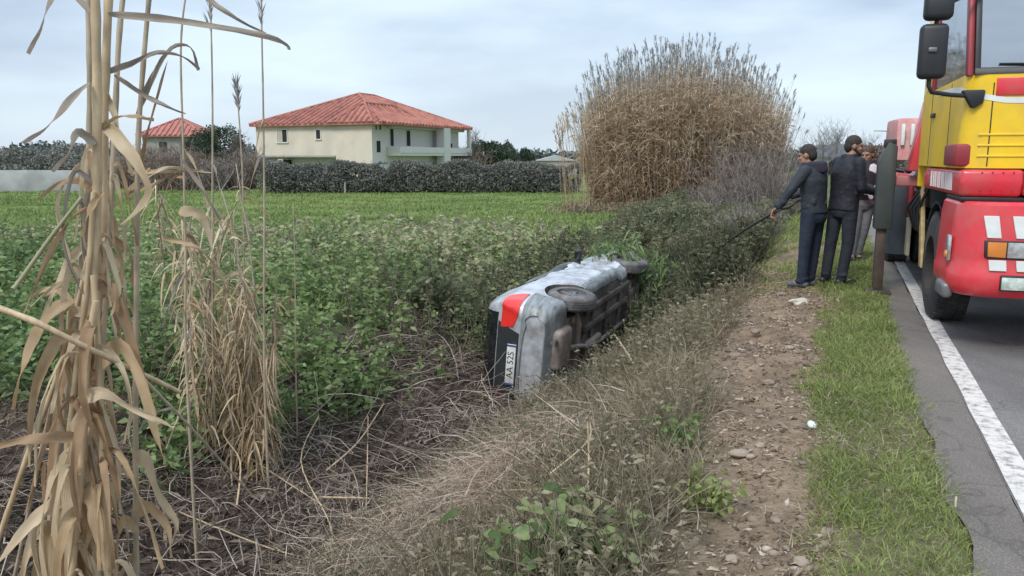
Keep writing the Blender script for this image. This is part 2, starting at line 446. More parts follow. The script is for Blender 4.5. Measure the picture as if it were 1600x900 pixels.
def paintmat():
    m, t, b, o = nodemat('worn white road paint'); l = t.links.new
    tc = t.nodes.new('ShaderNodeTexCoord')
    n = t.nodes.new('ShaderNodeTexNoise'); n.inputs['Scale'].default_value = 14; n.inputs['Detail'].default_value = 10; n.inputs['Roughness'].default_value = .75
    l(tc.outputs['Object'], n.inputs['Vector'])
    r = t.nodes.new('ShaderNodeValToRGB')
    e = r.color_ramp.elements; e[0].position = .36; e[0].color = (.19, .175, .16, 1); e[1].position = .50; e[1].color = (.60, .56, .52, 1)
    x = e.new(.66); x.color = (.70, .67, .63, 1)
    l(n.outputs['Fac'], r.inputs[0]); l(r.outputs[0], b.inputs['Base Color']); b.inputs['Roughness'].default_value = .7
    return m
ribbon('road_edge_line', .805, .935, .005, -10, 400, .05, paintmat(), .022, 13)

# low rounded ridges near the skyline
hv = []; hq = []
for k in range(61):
    a = R(-75 + 150 * k / 60)
    hh = 22 * smooth(np.array((-25 - (-75 + 2.5 * k)) / 25.)) * (.7 + .5 * fbm(np.array([k * .4]), np.array([.3]), 77, 3)[0]) + 4
    for j, (d, f) in enumerate(((850, -.2), (950, .75), (1050, 1), (1200, .8), (1400, -.2))):
        hv.append((math.sin(a) * d, math.cos(a) * d, float(hh) * f))
for k in range(60):
    for j in range(4): hq.append((k * 5 + j, k * 5 + 5 + j, k * 5 + 6 + j, k * 5 + 1 + j))
hills = link('hills', np_mesh('hills', hv, np.array(hq)), mat('distant wooded hills', (.12, .155, .18), .9, var=.2, scale=.02)); hills['kind'] = 'structure'

# ------------------------------------------------------------------ ground cover
CARX, CARY, CAR_YAW = 1.47, 10.95, R(24.5)
M_verge = vegmat('verge grass', [(0, (.12, .155, .045)), (.45, (.225, .28, .085)), (.8, (.32, .355, .135)), (1, (.40, .34, .21))])
M_field = vegmat('meadow grass', [(0, (.125, .175, .060)), (.5, (.20, .265, .090)), (.85, (.28, .33, .125)), (1, (.36, .34, .17))])
M_weed = vegmat('broad weed leaves', [(0, (.075, .118, .058)), (.35, (.145, .222, .090)), (.65, (.235, .32, .125)), (.88, (.31, .37, .17)), (1, (.40, .38, .24))], .5, .3)
M_olive = vegmat('olive and dry weeds', [(0, (.078, .098, .056)), (.4, (.142, .165, .090)), (.75, (.225, .215, .130)), (1, (.33, .285, .20))])
M_straw = vegmat('dry bank grass', [(0, (.13, .115, .075)), (.35, (.235, .195, .13)), (.7, (.34, .28, .19)), (1, (.50, .43, .32))])
M_dead = vegmat('dead stems', [(0, (.13, .10, .082)), (.4, (.26, .21, .17)), (.75, (.39, .325, .27)), (1, (.55, .48, .41))], .8, 0)
M_litter = vegmat('rotting leaf litter', [(0, (.055, .042, .033)), (.5, (.13, .095, .072)), (1, (.28, .215, .165))], .85, .1)

def pick(n, s0, s1, t0, t1, dens=None, near=1.6):
    """random ground spots, denser near the camera"""
    u = rng.random(n) ** near
    s = s0 + (s1 - s0) * u; t = U(t0, t1, n)
    X, Y = xy(s, t)
    if dens is not None:
        k = rng.random(n) < dens(X, Y, s, t); X, Y, s, t = X[k], Y[k], s[k], t[k]
    return X, Y, s, t
def ground_pts(X, Y, dz=0): return np.stack([X, Y, gz(X, Y) + dz], -1)

# verge grass
X, Y, s, t = pick(125000, 1.6, 34, -.28, .68, lambda X, Y, s, t: smooth((t - (.02 + .30 * (fbm(X * 1.3, Y * 1.3, 31) - .5) * 2 - .12)) / .18) * smooth((.60 + .12 * (fbm(X * 2.5, Y * 2.5, 61, 2) - .35) - t) / .07) * (.40 + .60 * smooth((fbm(X * 2.2, Y * 2.2, 15, 3) - .36) * 6)), 2.2)
P = ground_pts(X, Y, -.005)
h = (.035 + .075 * rng.random(len(X)) ** 1.5) * (.7 + .8 * fbm(X * 3, Y * 3, 66, 2))
v = Veg().strips(P, updir(len(X), .55), h * (1 + s * .02), .0035 + s * .0005, np.clip(.15 + .75 * fbm(X * 1.5, Y * 1.5, 71, 3) + rng.normal(size=len(X)) * .16, 0, 1), 2, .35)
v.done('verge_grass', M_verge, kind='stuff')
X, Y, s, t = pick(9000, 1.6, 20, -.1, .62, lambda X, Y, s, t: smooth((fbm(X * 2.8, Y * 2.8, 17, 3) - .42) * 7), 2.0)
n = len(X); D = rng.normal(size=(n, 3)); D[:, 2] = np.abs(D[:, 2]) * .5 + .1
Veg().strips(ground_pts(X, Y, .005), D, U(.04, .13, n), .003 + .0005 * s, rng.random(n), 2, .3).done('dead_verge_grass', vegmat('dead verge grass', [(0, (.22, .18, .11)), (1, (.46, .40, .27))]), kind='stuff')
# path to the men and the low bank behind it also turns to grass
X, Y, s, t = pick(38000, 8.5, 30, -3.0, .1, lambda X, Y, s, t: smooth((s - 9.2 + t * .4) / 2.2) * smooth((t + 2.8) / .8) * smooth((fbm(X * 1.2, Y * 1.2, 19, 3) - .32) * 5), 1.5)
P = ground_pts(X, Y, -.01)
Veg().strips(P, updir(len(X), .5), U(.06, .18, len(X)) * (1 + s * .01), .006 + s * .0005, np.clip(.1 + .9 * fbm(X, Y, 72, 3) + rng.normal(size=len(X)) * .15, 0, 1), 2, .35).done('rough_grass', M_verge, kind='stuff')

# meadow
def meadow(n, y0, y1, hmin, hmax, wd):
    Yv = y0 + (y1 - y0) * rng.random(n) ** 1.3; Xv = (rng.random(n) * .98 - .70) * Yv * 1.0
    s, t = st(Xv, Yv)
    k = (t < -5.4) & (rng.random(n) < .25 + smooth((fbm(Xv * .5, Yv * .5, 81, 3) - .3) * 4))
    Xv, Yv = Xv[k], Yv[k]; m = k.sum()
    rn = np.clip(.05 + .85 * fbm(Xv * .22, Yv * .35, 83, 4) + rng.normal(size=m) * .13, 0, 1)
    return Veg().strips(ground_pts(Xv, Yv, -.02), updir(m, .45), U(hmin, hmax, m), wd * (.5 + Yv / 40), rn, 2, .3)
meadow(95000, 12, 60, .10, .26, .035).done('meadow_grass', M_field, kind='stuff')

# knee-high broad weeds on the far bank and the near edge of the field
def leafy(X, Y, hmin, hmax, leaves, lsz, rnd0, spread=.45, up=.2, wide=.5, topheavy=1.0, n=2):
    N = len(X); P = ground_pts(X, Y, -.02); H = U(hmin, hmax, N)
    lean = rng.normal(size=(N, 3)) * .18; lean[:, 2] = 1
    f = rng.random((N, leaves)) ** (1 / (1 + topheavy))
    B = P[:, None] + lean[:, None] * (H[:, None] * f)[..., None] + rng.normal(size=(N, leaves, 3)) * .05 * spread
    D = rng.normal(size=(N, leaves, 3)); D[..., 2] = np.abs(D[..., 2]) * .4 + up
    sz = lsz * U(.6, 1.4, (N, leaves)) if np.isscalar(lsz) else (lsz[:, None] * U(.6, 1.4, (N, leaves)))
    rr = np.clip(np.asarray(rnd0)[:, None] + rng.normal(size=(N, leaves)) * .14 + (f - .7) * .15, 0, 1)
    flat = np.broadcast_to(np.array([0, 0, 1.]), (N * leaves, 3)) + rng.normal(size=(N * leaves, 3)) * .5
    v = Veg().strips(B.reshape(-1, 3), D.reshape(-1, 3), sz.ravel(), sz.ravel() * wide, rr.ravel(), n, .45, 'leaf', flat=np.cross(norm(D.reshape(-1, 3)), norm(flat)))
    return v, P, lean, H
def weed_spots(n, y0, y1, dens):
    Yv = y0 + (y1 - y0) * rng.random(n) ** 1.25; Xv = (rng.random(n) * .98 - .70) * (Yv + .5)
    s, t = st(Xv, Yv); k = rng.random(n) < dens(Xv, Yv, s, t)
    return Xv[k], Yv[k]
edge = lambda X, Y, s, t: smooth((-t - 4.15 + .7 * (fbm(X * .8, Y * .8, 90, 2) - .5)) / .5) * smooth((Y - 5.9 + 2.2 * (fbm(X * 1.1, Y * 1.1, 89, 2) - .5)) / .8)
far_end = lambda X, Y: smooth((20 + 7 * (fbm(X * .3, Y * .2, 91, 2) - .5) - .12 * X - Y) / 9) ** .8
def carclear(X, Y):
    dx_, dy_ = X - CARX, Y - CARY
    a = dx_ * math.sin(CAR_YAW) + dy_ * math.cos(CAR_YAW); p = -dx_ * math.cos(CAR_YAW) + dy_ * math.sin(CAR_YAW)
    k = np.where((a > -2.15) & (a < 1.95) & (p > -.02) & (p < 1.55), 0.0, 1.0)
    return k * np.where((a > -2.3) & (a < .7) & (p > -1.0) & (p <= -.02), .45, 1.0)
Xw, Yw = weed_spots(17500, 4.5, 27, lambda X, Y, s, t: edge(X, Y, s, t) * far_end(X, Y) * (.30 + .7 * smooth((fbm(X * .9, Y * .9, 92, 3) - .36) * 6)))
r0 = np.clip(-.05 + 1.15 * fbm(Xw * .55, Yw * .55, 93, 3) + .08 + .26 * smooth((Yw - 10) / 6.), 0, .97)
brown = smooth((fbm(Xw * .6, Yw * .6, 94, 3) - .52) * 7) * .35 + smooth(1 - np.hypot(Xw + .9, Yw - 10.3) / 2.2) * .8
kb = rng.random(len(Xw)) < brown
v, P, ln, H = leafy(Xw[~kb], Yw[~kb], .10, .40 + .38 * fbm(Xw[~kb] * .8, Yw[~kb] * .8, 88, 3), 17, .055 + .0042 * Yw[~kb], r0[~kb])
v.done('bank_weeds', M_weed, kind='stuff')

v, P, ln, H = leafy(Xw[kb], Yw[kb], .2, .7, 15, .040 + .003 * Yw[kb], np.clip(.25 + .5 * rng.random(kb.sum()), 0, 1), wide=.32)
v.stems(curvy(P, ln, H * 1.25, 4, .05), np.linspace(.005, .002, 4)[None] * (1 + P[:, 1:2] / 14), U(.3, .9, len(P)), 3)
v.done('withered_weeds', M_olive, kind='stuff')
# coarse grass tufts through the weeds
Xt, Yt = weed_spots(16000, 4.5, 24, lambda X, Y, s, t: edge(X, Y, s, t) * (.3 + .7 * smooth((fbm(X * .7, Y * .7, 95, 3) - .45) * 6)))
Veg().strips(ground_pts(Xt, Yt, -.02), updir(len(Xt), .42), U(.18, .55, len(Xt)), .009 + .0007 * Yt, np.clip(.2 + .8 * fbm(Xt, Yt, 96, 2) + rng.normal(size=len(Xt)) * .12, 0, 1), 3, .4).done('weed_grass', M_field, kind='stuff')

# dark weeds right of the car and along the ditch beyond it
def road_spots(n, s0, s1, t0, t1, dens): return pick(n, s0, s1, t0, t1, dens, 1.1)[:2]
Xd, Yd = road_spots(9000, 9.6, 30, -5.2, -1.3, lambda X, Y, s, t: smooth((s - 9.6 - .5 * (t + 2)) / 1.0) * carclear(X, Y) * (.35 + .65 * smooth((fbm(X * .8, Y * .8, 97, 3) - .4) * 5)))
v, P, ln, H = leafy(Xd, Yd, .2, .75, 15, .045 + .0036 * Yd, np.clip(.10 + .6 * fbm(Xd * .5, Yd * .5, 98, 3) + .12 * rng.random(len(Xd)), 0, 1), wide=.4)
v.stems(curvy(P, ln, H * 1.2, 4, .06), np.linspace(.005, .002, 4)[None] * (1 + P[:, 1:2] / 14), U(.4, 1, len(P)), 3)
v.done('ditch_weeds', M_olive, kind='stuff')
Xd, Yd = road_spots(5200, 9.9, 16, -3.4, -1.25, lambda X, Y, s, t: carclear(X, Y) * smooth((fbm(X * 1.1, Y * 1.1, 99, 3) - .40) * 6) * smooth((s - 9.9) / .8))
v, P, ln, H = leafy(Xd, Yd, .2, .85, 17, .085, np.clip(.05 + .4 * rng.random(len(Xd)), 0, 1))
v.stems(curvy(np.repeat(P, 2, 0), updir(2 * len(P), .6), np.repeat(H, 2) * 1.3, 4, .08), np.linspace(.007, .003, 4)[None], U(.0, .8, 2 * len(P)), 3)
v.done('dark_weeds', vegmat('dark brownish weeds', [(0, (.050, .058, .034)), (.4, (.085, .098, .052)), (.75, (.15, .13, .085)), (1, (.23, .19, .14))]), kind='stuff')  # browner and darker leaves than the other ditch weeds

# dry grass and twiggy weeds on the near bank
bank = lambda X, Y, s, t: smooth((t + 3.3 + .5 * (fbm(X * 1.2, Y * 1.2, 100, 2) - .5)) / .5) * smooth((-.97 + .55 - .50 * smooth((s - 3.6) / 3.0) - .55 * (fbm(X * 1.6, Y * 1.6, 101, 3) - .5) - t) / .25) * carclear(X, Y)
X, Y, s, t = pick(95000, 2.0, 12, -3.4, -.25, bank, 1.35)
rn = np.clip(.05 + .75 * fbm(X * 1.1, Y * 1.1, 102, 3) + rng.normal(size=len(X)) * .2, 0, 1)
Veg().strips(ground_pts(X, Y, -.02), updir(len(X), .75), (.08 + .34 * rng.random(len(X)) ** 1.5), .0045 + .0006 * s, rn, 3, .55, sway=.3).done('dry_bank_grass', M_straw, kind='stuff')
X, Y, s, t = pick(3600, 2.4, 12, -3.2, -.30, lambda *a: bank(*a) * (1 - .35 * np.exp(-((a[0] - ray_ground(735, 745, -.45).x) ** 2 + (a[1] - ray_ground(735, 745, -.45).y) ** 2) / .35)) * (.10 + .85 * smooth((fbm(a[0] * 1.3, a[1] * 1.3, 107, 3) - .42) * 6)), 1.25)
v, P, ln, H = leafy(X, Y, .12, .42, 13, .030 + .0024 * s, np.clip(.25 + .65 * rng.random(len(X)), 0, 1), wide=.38, spread=1.2)
M_herb = vegmat('fading bank herbs', [(0, (.12, .125, .075)), (.4, (.19, .185, .11)), (.75, (.29, .25, .17)), (1, (.40, .34, .25))])
br = np.repeat(np.arange(len(P)), 3)
v.stems(curvy(P[br], ln[br] + rng.normal(size=(len(br), 3)) * .45, H[br] * 1.25, 4, .08), np.linspace(.0038, .0016, 4)[None], U(.35, 1, len(br)), 3)
v.done('bank_herbs', M_herb, kind='stuff')
X, Y, s, t = pick(15000, 2.0, 10.5, -3.2, -.5, lambda *a: bank(*a) * smooth((fbm(a[0] * 1.5, a[1] * 1.5, 111, 3) - .40) * 6), 1.2)
n = len(X)
Veg().strips(ground_pts(X, Y, -.02), updir(n, .38), U(.25, .62, n), .005 + .0005 * s, np.clip(.15 + .8 * fbm(X * 2, Y * 2, 112, 2) + rng.normal(size=n) * .15, 0, 1), 4, .45, sway=.3).done('tall_dry_grass', M_straw, kind='stuff')
# straggling grass on the path edge
X, Y, s, t = pick(9000, 2, 11, -1.35, .15, lambda X, Y, s, t: smooth((fbm(X * 2.4, Y * 2.4, 103, 3) - .54) * 8) * .9, 1.5)
Veg().strips(ground_pts(X, Y, -.01), updir(len(X), .9), U(.04, .15, len(X)), .004 + .0005 * s, np.clip(.2 + .8 * rng.random(len(X)), 0, 1), 2, .5).done('path_edge_grass', M_straw, kind='stuff')

# ditch floor: litter, fallen stems, tangles
ditch = lambda X, Y, s, t: smooth((t + 5.5) / .6) * smooth((-2.0 - t) / .8)
X, Y, s, t = pick(26000, 2.6, 10.5, -5.5, -1.6, ditch, 1.2)
n = len(X); D = rng.normal(size=(n, 3)); D[:, 2] = np.abs(D[:, 2]) * .35
Veg().strips(ground_pts(X, Y, .01), D, U(.05, .22, n), U(.008, .03, n), rng.random(n) ** 1.3, 2, .25, 'leaf').done('leaf_litter', M_litter, kind='stuff')
X, Y, s, t = pick(2400, 2.4, 10, -5.4, -1.7, lambda *a: ditch(*a) * (.25 + .75 * smooth((fbm(a[0] * .9, a[1] * .9, 104, 3) - .42) * 6)), 1.2)
n = len(X); D = rng.normal(size=(n, 3)); D[:, 2] = np.abs(D[:, 2]) * .28 + .05
Veg().stems(curvy(ground_pts(X, Y, .0), D, U(.2, .95, n), 5, .06, .12), np.linspace(.0052, .002, 5)[None] * U(.6, 1.5, (n, 1)), rng.random(n), 4).done('dead_stems', M_dead, kind='stuff')
X, Y, s, t = pick(15000, 2.4, 9.8, -5.2, -1.5, lambda *a: ditch(*a) * smooth((fbm(a[0] * 1.0, a[1] * 1.0, 105, 3) - .43) * 7), 1.2)
n = len(X)
Veg().strips(ground_pts(X, Y, -.01), updir(n, 1.3), U(.12, .45, n), U(.004, .010, n), np.clip(.35 + .6 * rng.random(n), 0, 1), 3, .5, sway=.3).done('ditch_straw', M_dead, kind='stuff')

# combed pinkish straw lying over the bank below the car
qs = ray_ground(735, 745, -.45)
n = 3600; X = qs.x + rng.normal(size=n) * .38; Y = qs.y + rng.normal(size=n) * .40
D = np.stack([-.35 + rng.normal(size=n) * .6, -.5 + rng.normal(size=n) * .6, U(-.25, .9, n)], -1)
Veg().strips(ground_pts(X, Y, .02) + np.stack([np.zeros(n), np.zeros(n), .34 * rng.random(n) ** 1.6], -1), D, U(.15, .5, n), U(.004, .008, n), np.clip(.35 + .5 * rng.random(n), 0, 1), 3, .35, sway=.25).done('straw_heap', vegmat('pinkish straw', [(0, (.26, .185, .14)), (.5, (.46, .345, .26)), (1, (.66, .55, .44))]), kind='stuff')
# scrub on the near left, between the reeds
def left_scrub(n):
    X = U(-5.2, -1.2, n); Y = U(3.6, 8.2, n); s, t = st(X, Y); k = (t < -4.6) & (X > -.75 * Y - .4); return X[k], Y[k]
X, Y = left_scrub(9000); n = len(X); D = rng.normal(size=(n, 3)); D[:, 2] = np.abs(D[:, 2]) * .5
Veg().strips(ground_pts(X, Y, .005), D, U(.06, .3, n), U(.006, .02, n), rng.random(n), 3, .35, 'long', sway=.2).done('scrub_litter', M_litter, kind='stuff')
X, Y = left_scrub(6000); n = len(X)
Veg().strips(ground_pts(X, Y, -.01), updir(n, .9), U(.12, .5, n), U(.005, .010, n), np.clip(.2 + .7 * rng.random(n), 0, 1), 3, .5, sway=.3).done('scrub_straw', M_straw, kind='stuff')
X, Y = left_scrub(700); k = fbm(X * .9, Y * .9, 33, 2) > .45; X, Y = X[k], Y[k]
leafy(X, Y, .12, .5, 16, .075, np.clip(.2 + .5 * rng.random(len(X)), 0, 1))[0].done('scrub_weeds', M_weed, kind='stuff')
# dry chips, crumbs and dead leaf bits strewn over the path
X, Y, s, t = pick(16000, 1.6, 12, -1.2, .10, lambda X, Y, s, t: .25 + .75 * smooth((fbm(X * 2.4, Y * 2.4, 121, 3) - .4) * 5), 1.5)
n = len(X); D = rng.normal(size=(n, 3)); D[:, 2] = np.abs(D[:, 2]) * .25
Veg().strips(ground_pts(X, Y, .006), D, .012 + .05 * rng.random(n) ** 2.5 + .001 * s, U(.005, .016, n), rng.random(n), 2, .2, 'leaf').done('path_litter', vegmat('dry path crumbs', [(0, (.10, .072, .052)), (.5, (.27, .20, .145)), (1, (.52, .43, .33))], .85, 0), kind='stuff')
# tufts blending the foot of the reed stand into the field
n = 5200; a = U(2.4, 6.0, n); r_ = 1 + .28 * rng.normal(size=n) * .6; X = 6.3 + np.cos(a) * 3.5 * r_; Y = 30 + np.sin(a) * 2.5 * r_
Veg().strips(ground_pts(X, Y, -.03), updir(n, .5), U(.25, 1.0, n), U(.02, .045, n), np.clip(.2 + .7 * rng.random(n), 0, 1), 3, .6, 'long').done('stand_edge_grass', M_straw, kind='stuff')
# gravel on the path
X, Y, s, t = pick(8500, 1.6, 13, -1.25, .08, lambda X, Y, s, t: .3 + .7 * smooth((fbm(X * 2, Y * 2, 106, 3) - .4) * 5), 1.5)
n = len(X)
ico = bmesh.new(); bmesh.ops.create_icosphere(ico, subdivisions=1, radius=1)
iv = np.array([v.co[:] for v in ico.verts]); itri = np.array([[v.index for v in f.verts] for f in ico.faces]); ico.free()
iq = np.concatenate([itri, itri[:, 2:3]], 1)
def pebbles(P, r, rnd):
    """lumpy stones as one mesh"""
    N = len(P); S = np.stack([r * U(.8, 1.7, N), r * U(.6, 1.1, N), r * U(.35, .75, N)], -1)
    V = iv[None] * S[:, None] * (1 + .30 * rng.normal(size=(N, len(iv), 1)))
    a = U(0, 6.28, N); ca_, sa_ = np.cos(a)[:, None], np.sin(a)[:, None]
    V = np.stack([V[..., 0] * ca_ - V[..., 1] * sa_, V[..., 0] * sa_ + V[..., 1] * ca_, V[..., 2]], -1) + P[:, None]
    F = itri[None] + (np.arange(N) * len(iv))[:, None, None]
    me = bpy.data.meshes.new('gravel'); V = V.reshape(-1, 3); F = F.reshape(-1, 3)
    me.vertices.add(len(V)); me.vertices.foreach_set('co', V.astype(np.float32).ravel())
    me.loops.add(F.size); me.loops.foreach_set('vertex_index', F.astype(np.int32).ravel())
    me.polygons.add(len(F)); me.polygons.foreach_set('loop_start', np.arange(0, F.size, 3, dtype=np.int32))
    at = me.attributes.new('rnd', 'FLOAT', 'POINT'); at.data.foreach_set('value', np.repeat(rnd, len(iv)).astype(np.float32))
    me.update(calc_edges=True); return me
M_stone = vegmat('earthy stones', [(0, (.10, .075, .055)), (.55, (.21, .155, .115)), (.85, (.30, .24, .19)), (1, (.48, .42, .36))], .85, 0)
gr = link('gravel', pebbles(ground_pts(X, Y, .003), .003 + .019 * rng.random(n) ** 3.6, rng.random(n)), M_stone); gr['kind'] = 'stuff'
# ------------------------------------------------------------------ materials of made things
M_red = mat('red truck paint', (.68, .032, .050), .34, var=.06, dirt=(.42, .16, .13), dirt_amt=.5, dirt_scale=3.2, coat=.25)
M_dred = mat('dull dark red paint', (.30, .022, .035), .5, var=.1, dirt=(.15, .05, .05), dirt_amt=.5)
M_yel = mat('yellow truck paint', (.86, .56, .010), .36, var=.05, dirt=(.50, .34, .10), dirt_amt=.45, dirt_scale=3, coat=.25)
M_whi = mat('white reflective strip', (.74, .76, .74), .5, var=.06, dirt=(.5, .47, .42), dirt_amt=.3)
M_blk = mat('black plastic', (.020, .022, .025), .5, var=.2)
M_rub = mat('tyre rubber', (.026, .026, .028), .85, var=.25, dirt=(.11, .095, .08), dirt_amt=.6, bump=.2, bscale=30)
M_dk = mat('grimy dark steel', (.040, .045, .048), .6, var=.25, dirt=(.10, .085, .07), dirt_amt=.5)
M_gry = mat('grey steel', (.20, .20, .21), .45, .5, var=.2, dirt=(.12, .10, .085), dirt_amt=.5)
M_rust = mat('brown oily steel', (.085, .060, .048), .6, .2, var=.3)
M_plank = mat('weathered yellow plank', (.50, .36, .16), .75, var=.25, scale=14, bump=.3)
M_pale = mat('faded cream paint', (.46, .42, .33), .65, var=.15, dirt=(.25, .2, .15), dirt_amt=.6)
M_oran = mat('orange lamp lens', (.62, .21, .04), .25, var=.1)
M_lens = mat('clear lamp lens', (.46, .46, .45), .15, .35, var=.35, scale=22)
M_glass = glassmat('truck glass', (.30, .36, .40), .42, .04)
M_glass_side = glassmat('truck side glass', (.72, .77, .78), .62, .03)
M_seat = mat('dark cab trim', (.05, .055, .06), .8)

# ------------------------------------------------------------------ recovery truck (local: x across to the right, y back along the road, z up)
TO = Vector((3.505, 6.2, 0)); TYAW = -(ALPHA - R(2.6))
truck = empty('recovery_truck', TO, (0, 0, TYAW), 'red and yellow recovery truck parked on the asphalt at the right edge', 'truck')
W_ = 2.42
def rounded(x0, x1, y0, y1, r, n=5):
    """plan outline with round front corners"""
    p = []
    for k in range(n + 1):
        a = math.pi + math.pi / 2 * k / n; p.append((x0 + r + r * math.cos(a), y0 + r + r * math.sin(a)))
    for k in range(n + 1):
        a = 1.5 * math.pi + math.pi / 2 * k / n; p.append((x1 - r + r * math.cos(a), y0 + r + r * math.sin(a)))
    return p + [(x1, y1), (x0, y1)]
def wrap_panel(name, z0, z1, m, off=0.0, r=.14, y1=2.25, x0=0, x1=W_, th=.03, parent=truck, y0=0.0):
    """sheet bent round the front of the cab"""
    o_ = rounded(x0 - off, x1 + off, y0 - off, y1, r + off)
    i_ = rounded(x0 - off + th, x1 + off - th, y0 - off + th, y1, max(r + off - th, .01))
    b = MB(); bm = b.bm
    lo = [[bm.verts.new((x, y, z)) for x, y in o_] for z in (z0, z1)]; li = [[bm.verts.new((x, y, z)) for x, y in i_] for z in (z0, z1)]
    n = len(o_)
    for k in range(n - 1):
        if k == n - 2: continue                         # open at the back
        bm.faces.new((lo[0][k], lo[0][k + 1], lo[1][k + 1], lo[1][k])); bm.faces.new((li[0][k + 1], li[0][k], li[1][k], li[1][k + 1]))
        bm.faces.new((lo[1][k], lo[1][k + 1], li[1][k + 1], li[1][k])); bm.faces.new((lo[0][k + 1], lo[0][k], li[0][k], li[0][k + 1]))
    k = n - 1
    bm.faces.new((lo[0][k], lo[0][0], lo[1][0], lo[1][k])); bm.faces.new((li[0][0], li[0][k], li[1][k], li[1][0]))
    bm.faces.new((lo[1][k], lo[1][0], li[1][0], li[1][k])); bm.faces.new((lo[0][0], lo[0][k], li[0][k], li[0][0]))
    for kk in (n - 1, n - 2):
        bm.faces.new((lo[0][kk], lo[1][kk], li[1][kk], li[0][kk]))
    bmesh.ops.recalc_face_normals(bm, faces=bm.faces)
    return b.done(name, m, parent)
wrap_panel('cab_lower_panel', 1.415, 2.115, M_yel, 0, x0=-.07)
# raised ribs and seams of the yellow front
rib = MB()
for z in (1.50, 1.58, 1.66): rib.box((.04, -.008, z), (W_ - .08, -.001, z + .016), .003, 2)
rib.done('panel_rib', M_yel, truck)
for x in (.115, W_ - .185): MB().box((x - .004, -.003, 1.43), (x + .004, .004, 2.05)).done('panel_seam', M_blk, truck)
MB().box((.13, -.012, 1.955), (W_ - .205, .0, 2.085), .006).done('grille_panel', M_red, truck)
# pale stripe dropping round the corner, then level
st_ = MB()
pl = rounded(-.074, W_ + .004, -.004, 2.0, .144)
zs = [1.93 if k >= 3 else 2.02 - .03 * k for k in range(len(pl))]
def stripe(pts, z_of, hgt, name, m):
    b = MB(); A = [b.bm.verts.new((x, y, z_of(k))) for k, (x, y) in enumerate(pts)]; B = [b.bm.verts.new((x, y, z_of(k) + hgt)) for k, (x, y) in enumerate(pts)]
    for k in range(len(pts) - 1): b.bm.faces.new((A[k], A[k + 1], B[k + 1], B[k]))
    return b.done(name, m, truck)
stripe([(-.074, 1.3), (-.074, .6)] + pl[:6] + [(.2, -.004), (.5, -.004), (W_ - .5, -.004)], lambda k: (2.05, 2.03, 2.0, 1.985, 1.97, 1.955, 1.945, 1.935, 1.91, 1.90, 1.90)[k] - .01, .042, 'stripe', M_whi)
MB().box((-.065, 2.25, 1.2), (W_, 2.29, 3.0), .01).done('cab_back_wall', M_yel, truck)
MB().box((.02, .05, 1.30), (W_ - .02, 2.2, 1.345), .01).done('cab_floor', M_dk, truck)
MB().prism([(.30, 2.93), (2.27, 2.93), (2.27, 3.05), (.45, 3.05)], 'x', -.07, W_, .03).done('cab_roof', M_yel, truck)
# pillars and window frames
def pillar(x0, x1, ya, yb, w_, m, name='pillar'):
    MB().prism([(ya, 2.105), (ya + w_, 2.105), (yb + w_, 2.94), (yb, 2.94)], 'x', x0, x1, .015).done(name, m, truck)
for sx in (0, 1):
    X0, X1 = (-.066, -.02) if not sx else (W_ - .05, W_ - .004)
    pillar(X0, X1, .02, .28, .10, M_dred)
    pillar(X0, X1, 1.75, 1.75, .07, M_dred)
    MB().box((X0, 1.825, 2.117), (X1, 2.245, 2.93), .01).done('cab_side_panel', M_yel, truck)
    MB().quad((X0 + .02, .13, 2.11), (X0 + .02, 1.75, 2.11), (X0 + .02, 1.75, 2.93), (X0 + .02, .39, 2.93)).done('side_window', M_glass_side, truck)
fr = MB()
fr.prism([(-.006, 2.112), (.03, 2.112), (.05, 2.165), (.014, 2.165)], 'x', -.02, W_ - .05, .006)
for x in (-.02, W_ - .09): fr.prism([(.012, 2.16), (.05, 2.16), (.29, 2.93), (.255, 2.93)], 'x', x, x + .04, .005)
fr.done('windscreen_frame', M_blk, truck)
MB().quad((.018, .030, 2.16), (W_ - .085, .030, 2.16), (W_ - .085, .262, 2.90), (.018, .262, 2.90)).done('windscreen', M_glass, truck)
wp = MB().tube([(.75, -.005, 2.15), (.55, .02, 2.175), (.14, .025, 2.19)], [.008, .009, .006], 6); wp.tube([(1.5, -.005, 2.15), (1.3, .02, 2.175), (.80, .03, 2.2)], [.008, .009, .006], 6); wp.done('wiper', M_blk, truck)
for y in (.62, 1.62): MB().box((-.073, y - .006, 1.43), (-.066, y + .006, 2.10)).done('door_seam', M_blk, truck)
MB().box((-.092, 1.38, 1.86), (-.071, 1.56, 1.90), .006).done('door_handle', M_blk, truck)
for k in range(5):
    for z in (1.245, 1.385): MB().ball((.08 + k * .07, -.058, z), .006, seg=8).done('rivet', M_dred, truck)
# inside
MB().box((.06, .10, 1.8), (W_ - .06, .5, 2.09), .05).done('dashboard', M_seat, truck)
for x in (.35, 1.5):
    b = MB(); b.box((x, .85, 1.5), (x + .5, 1.35, 1.75), .05); b.box((x, 1.25, 1.7), (x + .5, 1.42, 2.35), .05); b.done('seat', M_seat, truck)
